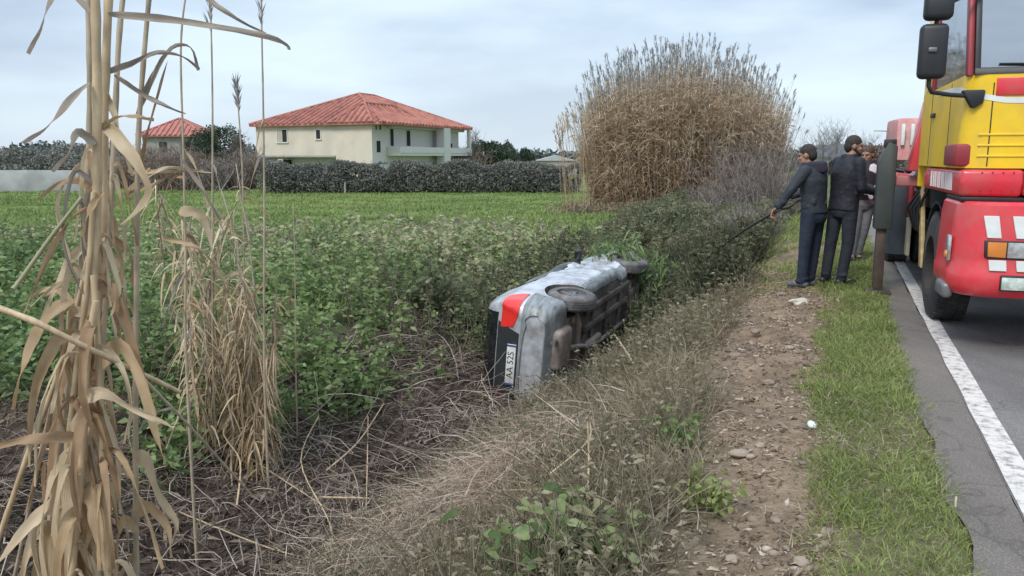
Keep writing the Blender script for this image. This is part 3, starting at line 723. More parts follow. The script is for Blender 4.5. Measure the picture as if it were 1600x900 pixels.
# step and red upper wing with its strip of white bars
wing = MB(); wing.prism([(-.03, 1.20), (-.06, 1.30), (-.05, 1.405), (1.75, 1.405), (1.95, 1.35), (1.85, 1.20)], 'x', -.06, .36, .03, 3)
wing.done('upper_wing', M_red, truck)
MB().prism([(.362, 1.21), (.52, 1.21), (.43, 1.40), (.362, 1.40)], 'y', -.055, .4, .02).done('wing_end', M_red, truck)
MB().box((-.10, .02, 1.43), (.06, .55, 1.60), .02).done('corner_lamp_housing', M_dred, truck)
for k, (y, wd) in enumerate(((1.35, .05), (1.22, .035), (1.10, .05), (.98, .03), (.88, .05), (.77, .03), (.67, .05), (.57, .035), (.48, .05), (.40, .035), (.30, .07))):
    MB().prism([(y, 1.235), (y + wd, 1.235), (y + wd + .02, 1.375), (y + .02, 1.375)], 'x', -.066, -.059).done('white_bar', M_whi, truck)
MB().box((-.045, -.02, 1.165), (.5, .6, 1.198), .008).done('wing_gap', M_blk, truck)
# bumper wrapped round the corner
bum = [( .92, .40), (-.03, .40)]
b = MB(); bm = b.bm
secs = [(.445, -.02, .13), (.465, .0, .13), (.52, .03, .15), (.62, .035, .16), (.65, .022, .15), (.74, .02, .15), (1.06, .008, .14), (1.14, -.005, .13), (1.165, -.03, .12)]
rings = []
for z, off, r in secs:
    pl2 = rounded(-.06 - off, W_ + .06 + off, -.16 - off, .62, r + .1, 6); rings.append([bm.verts.new((x, y, z)) for x, y in pl2])
n = len(rings[0])
for A, B in zip(rings, rings[1:]):
    for k in range(n - 1): 
        if k != n - 2: bm.faces.new((A[k], A[k + 1], B[k + 1], B[k]))
    bm.faces.new((A[n - 1], A[0], B[0], B[n - 1]))
bm.faces.new(rings[-1]); bm.faces.new(rings[0][::-1])
bmesh.ops.recalc_face_normals(bm, faces=bm.faces)
b.done('bumper', M_red, truck, 30)
MB().box((-.12, .0, .40), (-.035, .32, .52), .03, 3).done('bumper_corner', M_gry, truck)
# slanting white strips, headlamp, lower strips, fog lamp
def slab(poly, y, m, name, th=.006, parent=truck):
    return MB().prism(poly, 'y', y - th, y, .002, 1).done(name, m, parent)
yb = -.178
for x in (.10, .29, .485): 
    slab([(x + .02, .895), (x + .115, .895), (x + .085, 1.04), (x - .02, 1.04)] if 0 else [(x + .03, .90), (x + .125, .90), (x + .095, 1.065), (x - .005, 1.065)], yb + .006, M_whi, 'reflective_strip', .012)
lamp = MB(); lamp.prism([(.12, .755), (.145, .742), (.95, .742), (.95, .882), (.115, .882)], 'y', yb - .012, yb + .02, .008).done('headlight', M_blk, truck)
hl = [o for o in COL.objects if o.name.startswith('headlight')][-1]
MB().prism([(.14, .76), (.26, .755), (.26, .87), (.135, .87)], 'y', yb - .02, yb - .010, .004).done('indicator', M_oran, hl)
MB().prism([(.268, .755), (.93, .755), (.93, .87), (.268, .87)], 'y', yb - .02, yb - .010, .004).done('lamp_lens', M_lens, hl)
for x in (.16, .34): slab([(x, .655), (x + .115, .655), (x + .105, .735), (x - .01, .735)], yb - .008, M_whi, 'reflective_strip', .012)
fg = MB().box((.235, yb - .030, .505), (.47, yb, .625), .01).done('fog_lamp', M_blk, truck)
MB().box((.245, yb - .040, .515), (.435, yb - .028, .61), .006).done('lamp_lens', mat('greenish lamp lens', (.55, .62, .55), .2, .2, var=.3, scale=25), fg)
MB().box((.53, yb - .034, .51), (.8, yb - .01, .60), .006).done('towing_plate', M_gry, truck)
# small lamps on the bumper corner
cl = MB().prism([(.68, .55), (.80, .55), (.80, .83), (.70, .83)], 'x', -.03, -.02, .004); cl.bm.free()
sm = MB().box((-.102, -.02, .70), (-.075, .09, .90), .012, 2).done('side_lamp', M_lens, truck)
MB().ball((-.102, .03, .745), .035, (.5, 1, 1)).done('lamp_bulb', M_oran, sm)
# mirrors
mr_ = empty('mirror', (0, 0, 0)); mr_.parent = truck
MB().tube([(-.34, -.10, 2.33), (-.34, -.10, 2.03), (-.315, -.09, 1.985), (-.19, -.06, 1.965), (-.03, .02, 1.955)], .017, 10).done('mirror_arm', M_blk, mr_)
MB().prism([(-.10, 2.0), (.06, 2.0), (.05, 1.90), (-.02, 1.86)], 'y', -.03, .06, .015).done('mirror_bracket', M_blk, mr_)
MB().box((-.43, -.16, 2.08), (-.235, -.05, 2.48), .04, 3).done('mirror_housing', M_blk, mr_)
MB().box((-.415, -.17, 2.505), (-.215, -.04, 2.70), .04, 3).done('wide_mirror_housing', M_blk, mr_)
MB().tube([(-.33, -.1, 2.45), (-.30, -.09, 2.6), (.03, .15, 2.78)], .016, 8).done('mirror_arm', M_blk, mr_)
MB().box((-.37, -.175, 2.27), (-.31, -.155, 2.305), .008).done('mirror_clip', M_gry, mr_)
# wheels
def truck_wheel(x, y, r=.5, wd=.31, side=-1):
    prof = [(-wd / 2, r * .56), (-wd / 2, r * .80), (-wd * .44, r * .95), (-wd * .33, r), (wd * .33, r), (wd * .44, r * .95), (wd / 2, r * .80), (wd / 2, r * .56)]
    t_ = MB().lathe(prof, (x, y, r - .008), (1, 0, 0), 40).done('wheel', M_rub, truck, 50)
    b = MB(); cx = x + side * wd * .3
    b.lathe([(-.10, .03), (-.10, r * .57), (.06, r * .57), (.06, r * .50), (-.02, r * .42), (-.02, .12), (.05, .10), (.05, .03)], (x, y, r - .008), (side, 0, 0), 32)
    for k in range(10):
        a = 2 * math.pi * k / 10
        p = Vector((x - side * .0, y + math.cos(a) * r * .34, r + math.sin(a) * r * .34))
        b.tube([p + Vector((side * .0, 0, 0)), p + Vector((side * .045, 0, 0))], .016, 6)
    b.done('rim', M_dred, t_)
    tr = MB()
    for k in range(44):
        a = 2 * math.pi * k / 44
        for o_ in (-.09, 0, .09):
            M = Matrix.Translation((x + o_, y, r - .008)) @ Matrix.Rotation(a + o_ * .6, 4, 'X')
            tr.box((-.038, -.018, r - .006), (.038, .018, r + .006), M=M)
    tr.done('tread', M_rub, t_)
for x in (.16, W_ - .16): truck_wheel(x - .03 if x < 1 else x + .03, 1.36, side=-1 if x < 1 else 1)
for y in (5.9,):
    truck_wheel(.17, y); truck_wheel(W_ - .17, y, side=1); truck_wheel(.52, y); truck_wheel(W_ - .52, y, side=1)
# arch lining and chassis
arch = MB()
for k in range(9):
    a0 = R(10 + k * 18); a1 = R(28 + k * 18)
    p = [(1.36 + math.cos(a) * q_, .5 + math.sin(a) * q_) for a, q_ in ((a0, .60), (a1, .60), (a1, .575), (a0, .575))]
    arch.prism(p, 'x', .0, .42)
arch.done('wheel_arch', M_blk, truck)
for x in (.75, W_ - .83): MB().box((x, .3, .62), (x + .08, 7.6, .88), .01).done('chassis_rail', M_dk, truck)
MB().box((.5, .3, .55), (W_ - .5, 2.0, 1.28), .05).done('engine', M_dk, truck)
MB().tube([(.2, 1.36, .5), (W_ - .2, 1.36, .5)], .07, 10).done('front_axle', M_dk, truck)
MB().tube([(.2, 5.9, .5), (W_ - .2, 5.9, .5)], .09, 10).done('rear_axle', M_dk, truck)
# bed, side boards, plank, crane and gear behind the cab
MB().box((.05, 3.5, 1.0), (W_ - .05, 7.7, 1.12), .02).done('bed', M_dk, truck)
MB().box((-.02, 3.1, .82), (.02, 7.6, 1.30), .01).done('side_board', M_red, truck)
MB().box((-.022, 3.1, .38), (.018, 5.2, .817), .01).done('side_skirt', M_pale, truck)
MB().box((-.02, 6.6, .45), (.02, 7.6, .815), .01).done('side_skirt', M_red, truck)
MB().prism([(2.20, .36), (2.36, .36), (2.74, 1.22), (2.62, 1.24)], 'x', .02, .06, .006).done('plank', M_plank, truck)
b = MB(); b.prism([(-.13, 1.35), (.32, 1.35), (.32, 2.10), (.00, 2.10)], 'y', 2.5, 2.85, .02)
b.done('crane_column', M_red, truck)
b = MB(); b.prism([(4.6, 1.45), (6.2, 1.45), (6.0, 2.02), (4.75, 2.0)], 'x', -.05, .45, .04); b.done('winch_housing', mat('faded pink red paint', (.50, .20, .19), .6, dirt=(.6, .5, .48), dirt_amt=.5, dirt_scale=5), truck)
for k in range(4): MB().box((.0 + k * .11, 4.59, 1.65), (.04 + k * .11, 4.68, 1.92), .006).done('housing_slot', M_whi, truck)
b = MB(); b.box((.1, 2.42, .95), (1.9, 3.2, 1.42), .04); b.tube([(.15, 2.6, 1.25), (.15, 3.1, 1.25)], .16, 14); b.tube([(.0, 3.2, 1.55), (.6, 3.0, 1.6)], .14, 12); b.done('hydraulic_pack', M_dk, truck)
hs = MB()
for k in range(4):
    y = 2.45 + .12 * k
    hs.tube([(.08, y, 1.2), (-.01 - .02 * k, y + .05, .95), (.02, y + .1, .72), (.12, y + .2, .82)], .016, 6)
hs.done('hose', M_blk, truck)
MB().tube([(-.10, 3.35, .38), (-.10, 3.35, 1.22)], .12, 16).done('air_tank', mat('dark blue grey tank', (.07, .085, .10), .5), truck)
MB().box((-.30, 2.62, 1.19), (.6, 2.74, 1.30), .015).done('outrigger_beam', mat('dusty pink red paint', (.42, .14, .14), .6, dirt=(.35, .25, .22)), truck)
og = MB(); og.prism([(-.42, .72), (-.24, .72), (-.24, 1.62), (-.33, 1.66), (-.42, 1.45)], 'y', 2.56, 2.78, .015); og = og.done('outrigger_leg', mat('dark green grey steel', (.045, .056, .056), .55, dirt=(.09, .085, .08), dirt_amt=.4), truck)
MB().box((-.385, 2.61, .06), (-.285, 2.73, .80), .01).done('inner_tube', M_rust, og)
MB().box((-.37, 2.60, 1.60), (-.25, 2.72, 1.69), .012).done('valve_block', M_blk, og)
MB().box((-.46, 2.55, .0), (-.20, 2.80, .035), .01).done('foot_plate', M_rust, og)
# ------------------------------------------------------------------ silver hatchback on its left side (local: x forward, y left, z roof)
def lin(x, tab):
    return np.interp(x, [a for a, b in tab], [b for a, b in tab])
ZT = [(-1.98, .60), (-1.96, .70), (-1.92, .84), (-1.86, .98), (-1.74, 1.14), (-1.58, 1.27), (-1.40, 1.35), (-1.1, 1.40), (-.6, 1.43), (0, 1.41), (.30, 1.35), (.6, 1.19), (.95, .98), (1.2, .93), (1.6, .86), (1.82, .77), (1.93, .66), (1.98, .52)]
ZB = [(-1.98, .34), (-1.85, .27), (-1.5, .22), (1.5, .20), (1.85, .24), (1.98, .32)]
WD = [(-1.98, .66), (-1.93, .735), (-1.84, .785), (-1.6, .825), (-1.0, .845), (.8, .845), (1.4, .825), (1.7, .78), (1.88, .69), (1.98, .56)]
NV = 72
us = np.unique(np.concatenate([np.linspace(-1.98, -1.70, 24), np.linspace(-1.70, 1.6, 96), np.linspace(1.6, 1.98, 22)]))
def section(x):
    zt, zb, wd = lin(x, ZT), lin(x, ZB), lin(x, WD)
    belt = min(.90 + .03 * (x < 0), zt - .035); g = np.clip((zt - belt) / .5, 0, 1)
    P = [(0, zb), (wd * .45, zb), (wd * .80, zb), (wd - .06, zb + .02), (wd - .015, zb + .10), (wd, zb + (belt - zb) * .40), (wd + .004, zb + (belt - zb) * .62), (wd - .012, zb + (belt - zb) * .86), (wd - .035, belt),
         (wd - .06 - .10 * g, belt + (zt - belt) * .52), (wd - .12 - .17 * g, zt - .030 - .02 * g), (wd * .62 - .02, zt - .004), (wd * .3, zt + .008), (0, zt + .012)]
    P = np.array(P)
    d = np.concatenate([[0], np.cumsum(np.linalg.norm(np.diff(P, axis=0), axis=1))]); 
    # even parameter by key index so that every section has its belt at the same row
    k = np.linspace(0, len(P) - 1, NV); i = np.clip(k.astype(int), 0, len(P) - 2); f = (k - i)[:, None]
    p0, p1, p2, p3 = P[np.maximum(i - 1, 0)], P[i], P[i + 1], P[np.minimum(i + 2, len(P) - 1)]
    return .5 * (2 * p1 + (p2 - p0) * f + (2 * p0 - 5 * p1 + 4 * p2 - p3) * f ** 2 + (3 * p1 - p0 - 3 * p2 + p3) * f ** 3)
half = np.array([[(x, y, z) for y, z in section(x)] for x in us])       # (nu, NV, 3), y >= 0 is the left half
full = np.concatenate([half, (half * [1, -1, 1])[:, -2:0:-1]], 1)      # closed ring
nu, nv, _ = full.shape
dx = np.gradient(full, axis=0); dv = (np.roll(full, -1, 1) - np.roll(full, 1, 1)); NRM = norm(np.cross(dv, dx))
if (NRM[nu // 2, NV - 1, 2]) < 0: NRM = -NRM
M_silver = mat('muddy silver paint', (.60, .62, .66), .36, .35, var=.06, dirt=(.15, .13, .11), dirt_amt=.72, dirt_scale=3.5, coat=.4)
M_silver_dirty = mat('dirty grey bumper', (.27, .30, .315), .5, .15, var=.15, dirt=(.10, .085, .07), dirt_amt=.85, dirt_scale=4, stretch=(1.5, .7, 5))
M_carbk = mat('black car plastic', (.018, .020, .022), .5, var=.2, dirt=(.07, .06, .05), dirt_amt=.5)
M_under = mat('muddy underbody', (.070, .060, .054), .85, var=.35, dirt=(.24, .195, .165), dirt_amt=.8, bump=.4, bscale=18)
M_under2 = mat('grey brown exhaust steel', (.30, .25, .22), .65, .2, var=.2, dirt=(.10, .08, .07), dirt_amt=.6)
M_carglass = mat('dark car glass', (.012, .015, .018), .08, var=.2, spec=.7)
M_lamp_red = mat('red tail lamp', (.75, .035, .03), .2, var=.1, coat=.5)
M_plate = mat('white number plate', (.72, .73, .72), .5, var=.05, dirt=(.3, .27, .24), dirt_amt=.35)
M_blue = mat('blue plate band', (.05, .09, .28), .5)
fwd = Vector((math.sin(CAR_YAW), math.cos(CAR_YAW), .055)).normalized()
roll = R(6)
right0 = Vector((0, 0, 1)); roof0 = right0.cross(fwd).normalized(); right0 = fwd.cross(roof0).normalized()
if roof0.x > 0: roof0 = -roof0; right0 = -right0
# the roof points away to the left, the right side is up
rt = (right0 * math.cos(roll) - roof0 * math.sin(roll)).normalized(); rf = (roof0 * math.cos(roll) + right0 * math.sin(roll)).normalized()
CAR_POS = Vector((CARX, CARY, -.96))
carM = Matrix((fwd, -rt, rf)).transposed().to_4x4(); carM.translation = CAR_POS
car = empty('hatchback_car', label='dented silver hatchback lying on its side in the ditch', cat='car')
car.matrix_world = carM
def dent(P):
    """crumple the upper right side"""
    P = np.array(P, float); k = smooth((-P[..., 1] - .55) / .25)
    P[..., 1] += k * (.05 + .10 * smooth((P[..., 0] + .1) / .7)) * (fbm(P[..., 0] * 2.6 + 9, P[..., 2] * 2.6, 7, 3) - .46) * 2
    return P
bodyV = dent(full)
Q = []
for i in range(nu - 1):
    for j in range(nv): Q.append((i * nv + j, i * nv + (j + 1) % nv, (i + 1) * nv + (j + 1) % nv, (i + 1) * nv + j))
bmx = bmesh.new()
vv = [bmx.verts.new(p) for p in bodyV.reshape(-1, 3)]
for q in Q: bmx.faces.new([vv[k] for k in q])
for i0 in (0, nu - 1): bmx.faces.new([vv[i0 * nv + j] for j in range(nv)])
bmesh.ops.recalc_face_normals(bmx, faces=bmx.faces)
me = bpy.data.meshes.new('body'); bmx.to_mesh(me); bmx.free()
body = bpy.data.objects.new('body', me); COL.objects.link(body)
AX = (-1.22, 1.28); AR = .345
cut = MB()
for ax in AX:
    for s_ in (-1, 1): cut.tube([(ax, s_ * .56, .30), (ax, s_ * 1.1, .30)], AR, 40)
bmesh.ops.recalc_face_normals(cut.bm, faces=cut.bm.faces)
co_ = link('cut', cut.mesh('cut'))
md = body.modifiers.new('b', 'BOOLEAN'); md.object = co_; md.operation = 'DIFFERENCE'; md.solver = 'EXACT'
dg = bpy.context.evaluated_depsgraph_get()
me2 = bpy.data.meshes.new_from_object(body.evaluated_get(dg)); body.modifiers.clear(); body.data = me2
bpy.data.objects.remove(co_)
me2.materials.clear()
for m in (M_silver, M_under, M_silver_dirty, M_carbk): me2.materials.append(m)
for p in me2.polygons:
    c_ = p.center; n_ = p.normal; p.use_smooth = True
    inw = min(math.hypot(c_.x - a, c_.z - .30) for a in AX) < AR + .004 and abs(c_.y) > .55 and abs(n_.y) < .98 and c_.z < .66 and abs(c_.y) < lin(c_.x, WD) - .004
    p.material_index = 1 if (inw or n_.z < -.6 or (abs(c_.y) < .565 and abs(n_.y) > .9)) else (0)
me2.set_sharp_from_angle(angle=R(34))
body.parent = car
def patch(name, m, test, off=.006, parent=car, planes=()):
    """panel lying on the body where test(x,y,z) holds, lifted by off, with its own edges"""
    C4 = np.stack([full[:-1], np.roll(full, -1, 1)[:-1], np.roll(full, -1, 1)[1:], full[1:]], 2)
    ce = C4.mean(2); keep = test(ce[..., 0], ce[..., 1], ce[..., 2])
    b = MB(); top = {}; bot = {}
    def v(i, j):
        k = (i, j % nv)
        if k not in top: top[k] = b.bm.verts.new(bodyV[k])
        return top[k]
    for i, j in zip(*np.nonzero(keep)):
        b.bm.faces.new([v(a, c_) for a, c_ in ((i, j), (i, j + 1), (i + 1, j + 1), (i + 1, j))])
    for co, no in planes:                               # clean straight edges
        bmesh.ops.bisect_plane(b.bm, geom=b.bm.verts[:] + b.bm.edges[:] + b.bm.faces[:], plane_co=co, plane_no=no, clear_outer=True)
    bmesh.ops.recalc_face_normals(b.bm, faces=b.bm.faces)
    b.bm.normal_update()
    cen = Vector((0, 0, .6)); s_n = sum(1 if f.normal.dot(f.calc_center_median() * Vector((.5, 1, 1)) - cen * Vector((.5, 1, 1))) > 0 else -1 for f in b.bm.faces)
    s_n = 1 if s_n >= 0 else -1
    N_ = {vt: vt.normal.copy() * s_n for vt in b.bm.verts}
    ed_ = [e for e in b.bm.edges if len(e.link_faces) == 1]
    for vt, n_ in N_.items(): vt.co += n_ * off
    def low(vt):
        if vt not in bot: bot[vt] = b.bm.verts.new(vt.co - N_[vt] * (off + .006))
        return bot[vt]
    for e in ed_:
        a, c_ = e.verts; b.bm.faces.new((a, c_, low(c_), low(a)))
    bmesh.ops.recalc_face_normals(b.bm, faces=b.bm.faces)
    return b.done(name, m, parent, 40)
far_arch = lambda x, z, r: np.minimum(np.hypot(x - AX[0], z - .30), np.hypot(x - AX[1], z - .30)) > r
glx = lambda x: lin(x, ZT)
for s_ in (-1, 1):
    sd_ = lambda y: s_ * y > 0
    patch('tail_lamp', M_lamp_red, lambda x, y, z: sd_(y) & (np.abs(y) > .36) & (z > .60) & (z < 1.0) & (x < -1.55), .012, planes=[((0, s_ * .46, .8), (0, -s_, -.25)), ((0, 0, .69), (0, 0, -1)), ((0, 0, .94), (0, 0, 1)), ((-1.68, 0, .8), (1, 0, .35)), ((0, s_ * .62, .70), (0, -s_ * .35, -1))])
    patch('door', M_silver, lambda x, y, z: sd_(y) & (np.abs(y) > .70) & (z > .345) & (z < .915) & (x > -.94) & (x < -.02) & far_arch(x, z, AR + .03), .005)
    patch('door', M_silver, lambda x, y, z: sd_(y) & (np.abs(y) > .70) & (z > .345) & (z < .915) & (x > .0) & (x < .92) & far_arch(x, z, AR + .03), .005)
    patch('side_window', M_carglass, lambda x, y, z: sd_(y) & (z > .955) & (z < glx(x) - .085) & (x > -1.0) & (x < -.06) & (np.abs(y) > .4), .004)
    patch('side_window', M_carglass, lambda x, y, z: sd_(y) & (z > .955) & (z < glx(x) - .085) & (x > .02) & (x < .72) & (np.abs(y) > .4), .004)
    patch('sill', M_silver_dirty, lambda x, y, z: sd_(y) & (np.abs(y) > .72) & (z < .325) & (x > -.84) & (x < .90), .012)
    patch('headlamp', M_lens, lambda x, y, z: sd_(y) & (np.abs(y) > .42) & (z > .56) & (z < .74) & (x > 1.72), .008)
patch('rear_window', M_carglass, lambda x, y, z: (x > -1.90) & (x < -1.40) & (np.abs(y) < .66) & (z > .95) & (z > glx(x) - .12), .005, planes=[((0, .56, 1.1), (0, 1, .25)), ((0, -.56, 1.1), (0, -1, .25)), ((-1.46, 0, 0), (1, 0, 0)), ((0, 0, 1.01), (0, 0, -1))])
patch('tailgate', mat('dark tailgate panel', (.045, .052, .058), .35, .3, var=.15, dirt=(.06, .055, .05), dirt_amt=.5, coat=.3), lambda x, y, z: (x < -1.75) & (np.abs(y) < .6) & (z > .60) & (z < 1.1), .010, planes=[((0, .44, .8), (0, 1, -.25)), ((0, -.44, .8), (0, -1, -.25)), ((0, 0, .66), (0, 0, -1)), ((0, 0, .985), (0, 0, 1))])  # panel coloured far darker than the silver body
patch('windscreen', M_carglass, lambda x, y, z: (x > .34) & (x < .90) & (np.abs(y) < .58) & (z > glx(x) - .05), .005)
patch('bumper', M_silver_dirty, lambda x, y, z: (x < -1.55) & (z < .70) & (z > .15), .020, planes=[((-1.60, 0, 0), (1, 0, 0)), ((0, 0, .635), (0, 0, 1)), ((0, 0, .24), (0, 0, -1))])
patch('bumper', M_silver_dirty, lambda x, y, z: (x > 1.66) & (z < .54) & (z > .20) & far_arch(x, z, AR + .02), .020)
# number plate
plate = MB().box((-2.012, -.26, .69), (-1.985, .26, .80), .004)
plate.bm.free()
pe = MB(); PM = Matrix.Translation((-1.985, 0, .735)) @ Matrix.Rotation(R(-8), 4, 'Y')
pe.box((-.012, -.26, -.056), (.012, .26, .056), .004, M=PM); pe = pe.done('number_plate', M_plate, car)
for s_ in (-1, 1):
    pb = MB(); pb.box((-.0145, s_ * .258 - .024 * (s_ > 0), -.054), (-.011, s_ * .258 + .024 * (s_ < 0), .054), M=PM)
    pb.done('plate_band', M_blue, pe)
def text_mesh(txt, size, ext=.0008):
    cu = bpy.data.curves.new('lettering', 'FONT'); cu.body = txt; cu.size = size; cu.extrude = ext; cu.align_x = 'CENTER'; cu.align_y = 'CENTER'
    o = bpy.data.objects.new('lettering', cu); COL.objects.link(o)
    g_ = bpy.context.evaluated_depsgraph_get(); me = bpy.data.meshes.new_from_object(o.evaluated_get(g_)); bpy.data.objects.remove(o); return me
tm = text_mesh('AA 52S', .112, .001)
TM = PM @ Matrix.Translation((-.0135, 0, 0)) @ Matrix(((0, 0, -1, 0), (-1, 0, 0, 0), (0, 1, 0, 0), (0, 0, 0, 1)))
tm.transform(TM); link('lettering', tm, M_blk, pe)
# wheels
def car_wheel(ax, s_, dr=0):
    r, wd = .305, .19; c = Vector((ax, s_ * .735, .30))
    prof = [(-wd / 2, r * .62), (-wd / 2, r * .84), (-wd * .40, r * .96), (-wd * .28, r), (wd * .28, r), (wd * .40, r * .96), (wd / 2, r * .84), (wd / 2, r * .62)]
    wmat = mat('muddy tyre', (.10, .098, .10), .85, var=.3, dirt=(.26, .235, .22), dirt_amt=.8, dirt_scale=6)
    b = MB().lathe(prof, c, (0, s_, 0), 36)
    for k in (-.045, -.015, .015, .045): b.lathe([(k - .004, r - .002), (k - .004, r + .003), (k + .004, r + .003), (k + .004, r - .002)], c, (0, s_, 0), 36)
    t_ = b.done('wheel', wmat, car, 45)
    b = MB(); b.lathe([(-.08, .03), (-.08, r * .63), (.06, r * .63), (.065, r * .56), (.02, r * .52), (.02, .06), (.05, .05), (.05, .0)], c, (0, s_, 0), 30)
    for k in range(5):
        a = 2 * math.pi * k / 5
        b.tube([c + Vector((0, s_ * .045, 0)), c + Vector((math.cos(a) * r * .58, s_ * .05, math.sin(a) * r * .58))], [.03, .022], 6)
    b.done('rim', M_gry, t_)
for ax in AX:
    for s_ in (-1, 1): car_wheel(ax, s_)
MB().tube([(.66, -.72, .88), (.68, -.90, .90)], [.03, .025], 8).done('mirror_stem', M_carbk, car)
wm = MB().box((.60, -.99, .85), (.72, -.83, .96), .04, 3).done('wing_mirror', M_carbk, car)
MB().box((.595, -.97, .87), (.602, -.85, .94), .002).done('mirror_glass', M_carglass, wm)
MB().box((-.16, -.872, .80), (-.04, -.855, .825), .004).done('door_handle', M_carbk, car)
# under the floor
fl = MB()
for y in (-.52, -.28, .28, .52): fl.box((-.95, y - .045, .165), (1.0, y + .045, .215), .015)
for x in (-.6, 0, .6): fl.box((x - .04, -.6, .172), (x + .04, .6, .213), .012)
fl.done('floor_rib', M_under, car)
MB().box((-1.88, -.50, .14), (-1.48, .02, .30), .07, 4).done('silencer', M_under2, car)
MB().tube([(1.1, .05, .17), (.6, .03, .15), (-.3, .02, .14), (-.9, -.05, .13), (-1.2, -.15, .12), (-1.5, -.2, .17)], .032, 10).done('exhaust_pipe', M_under2, car)
MB().box((-.9, -.10, .12), (-.30, .14, .22), .05, 3).done('resonator', M_under2, car)
MB().tube([(-1.87, -.38, .22), (-2.02, -.40, .20)], .03, 10).done('tailpipe', M_gry, car)
MB().box((-1.0, .18, .10), (-.48, .66, .24), .06, 3).done('fuel_tank', M_under, car)
ax_ = MB(); ax_.tube([(-1.22, -.68, .28), (-1.12, -.4, .22), (-1.12, .4, .22), (-1.22, .68, .28)], .05, 10)
for s_ in (-1, 1): ax_.tube([(-1.22, s_ * .60, .28), (-.80, s_ * .55, .20)], .045, 8)
ax_.done('rear_axle', M_under2, car)
for s_ in (-1, 1):
    MB().tube([(-1.30, s_ * .5, .20), (-1.34, s_ * .46, .55)], .06, 10).done('damper', M_under2, car)
    MB().tube([(1.28, s_ * .66, .27), (1.05, s_ * .30, .18)], .04, 8).done('suspension_arm', M_under2, car)
    MB().tube([(1.28, s_ * .66, .27), (1.42, s_ * .30, .18)], .035, 8).done('suspension_arm', M_under2, car)
b = MB(); b.box((1.0, -.42, .12), (1.55, .42, .22), .04, 2); b.box((1.15, -.30, .10), (1.5, .1, .28), .06, 3); b.tube([(1.3, -.62, .27), (1.3, .62, .27)], .028, 8); b.done('subframe', M_under, car)
MB().box((-1.75, .12, .13), (-1.30, .56, .26), .12, 5).done('spare_wheel_well', M_under, car)
# ------------------------------------------------------------------ people
def remeshed(name, b, voxel, m, parent, iters=6, extra=None):
    me = bpy.data.meshes.new(name); b.bm.to_mesh(me); b.bm.free()
    o = bpy.data.objects.new(name, me); COL.objects.link(o)
    r = o.modifiers.new('r', 'REMESH'); r.mode = 'VOXEL'; r.voxel_size = voxel
    s = o.modifiers.new('s', 'SMOOTH'); s.factor = .5; s.iterations = iters
    g_ = bpy.context.evaluated_depsgraph_get()
    me2 = bpy.data.meshes.new_from_object(o.evaluated_get(g_)); o.modifiers.clear(); o.data = me2
    me2.materials.clear(); me2.materials.append(m)
    for p in me2.polygons: p.use_smooth = True
    o.parent = parent
    return o
def capsule(b, p0, p1, r0, r1, n=14):
    p0, p1 = Vector(p0), Vector(p1); d = (p1 - p0)
    if d.length < 1e-5: return
    d.normalize(); pts, rad = [], []
    for a in (-80, -55, -30, 0): pts.append(p0 + d * math.sin(R(a)) * r0); rad.append(math.cos(R(a)) * r0)
    for a in (0, 30, 55, 80): pts.append(p1 + d * math.sin(R(a)) * r1); rad.append(math.cos(R(a)) * r1)
    b.tube(pts, rad, n)
def loft(b, rings, n=20):
    """rings: (centre, half width vector, half depth vector)"""
    bm = b.bm; rr = []
    for c, u, v in rings:
        rr.append([bm.verts.new(Vector(c) + Vector(u) * math.cos(a) + Vector(v) * math.sin(a)) for a in [2 * math.pi * k / n for k in range(n)]])
    for A, B in zip(rr, rr[1:]):
        for k in range(n): bm.faces.new((A[k], A[(k + 1) % n], B[(k + 1) % n], B[k]))
    bm.faces.new(rr[0][::-1]); bm.faces.new(rr[-1])
def hand(b, wrist, d, palm_n, side, curl, sc=1.0):
    """palm, four unequal fingers bent by curl, thumb from the side of the palm; side = direction of the thumb"""
    d = Vector(d).normalized(); n = Vector(palm_n); n = (n - d * n.dot(d)).normalized(); s = d.cross(n).normalized()
    if s.dot(Vector(side)) < 0: s = -s
    w0 = Vector(wrist)
    for o_ in (-.026, -.009, .009, .026):
        capsule(b, w0 + s * o_ * .8 * sc + d * .012 * sc, w0 + s * o_ * sc + d * .088 * sc, .0155 * sc, .0125 * sc, 10)
    for k, (o_, l) in enumerate(((.028, .070), (.010, .080), (-.009, .074), (-.027, .058))):
        p = w0 + s * o_ * sc + d * .090 * sc; a = 0
        for j, f in enumerate((.46, .31, .23)):
            a += curl * (.7 if j == 0 else 1.0) * (1 + .06 * k)
            q = p + (d * math.cos(a) + n * math.sin(a)) * l * f * sc
            capsule(b, p, q, (.0100 - j * .0010) * sc, (.0092 - j * .0010) * sc, 8); p = q
    p = w0 + s * .030 * sc + d * .028 * sc; q = p + (s * .75 + d * .6 + n * .25).normalized() * .040 * sc
    capsule(b, p, q, .0135 * sc, .011 * sc, 8)
    q2 = q + (d * .8 + s * .25 + n * .55 * min(curl + .3, 1)).normalized() * .032 * sc
    capsule(b, q, q2, .011 * sc, .009 * sc, 8)
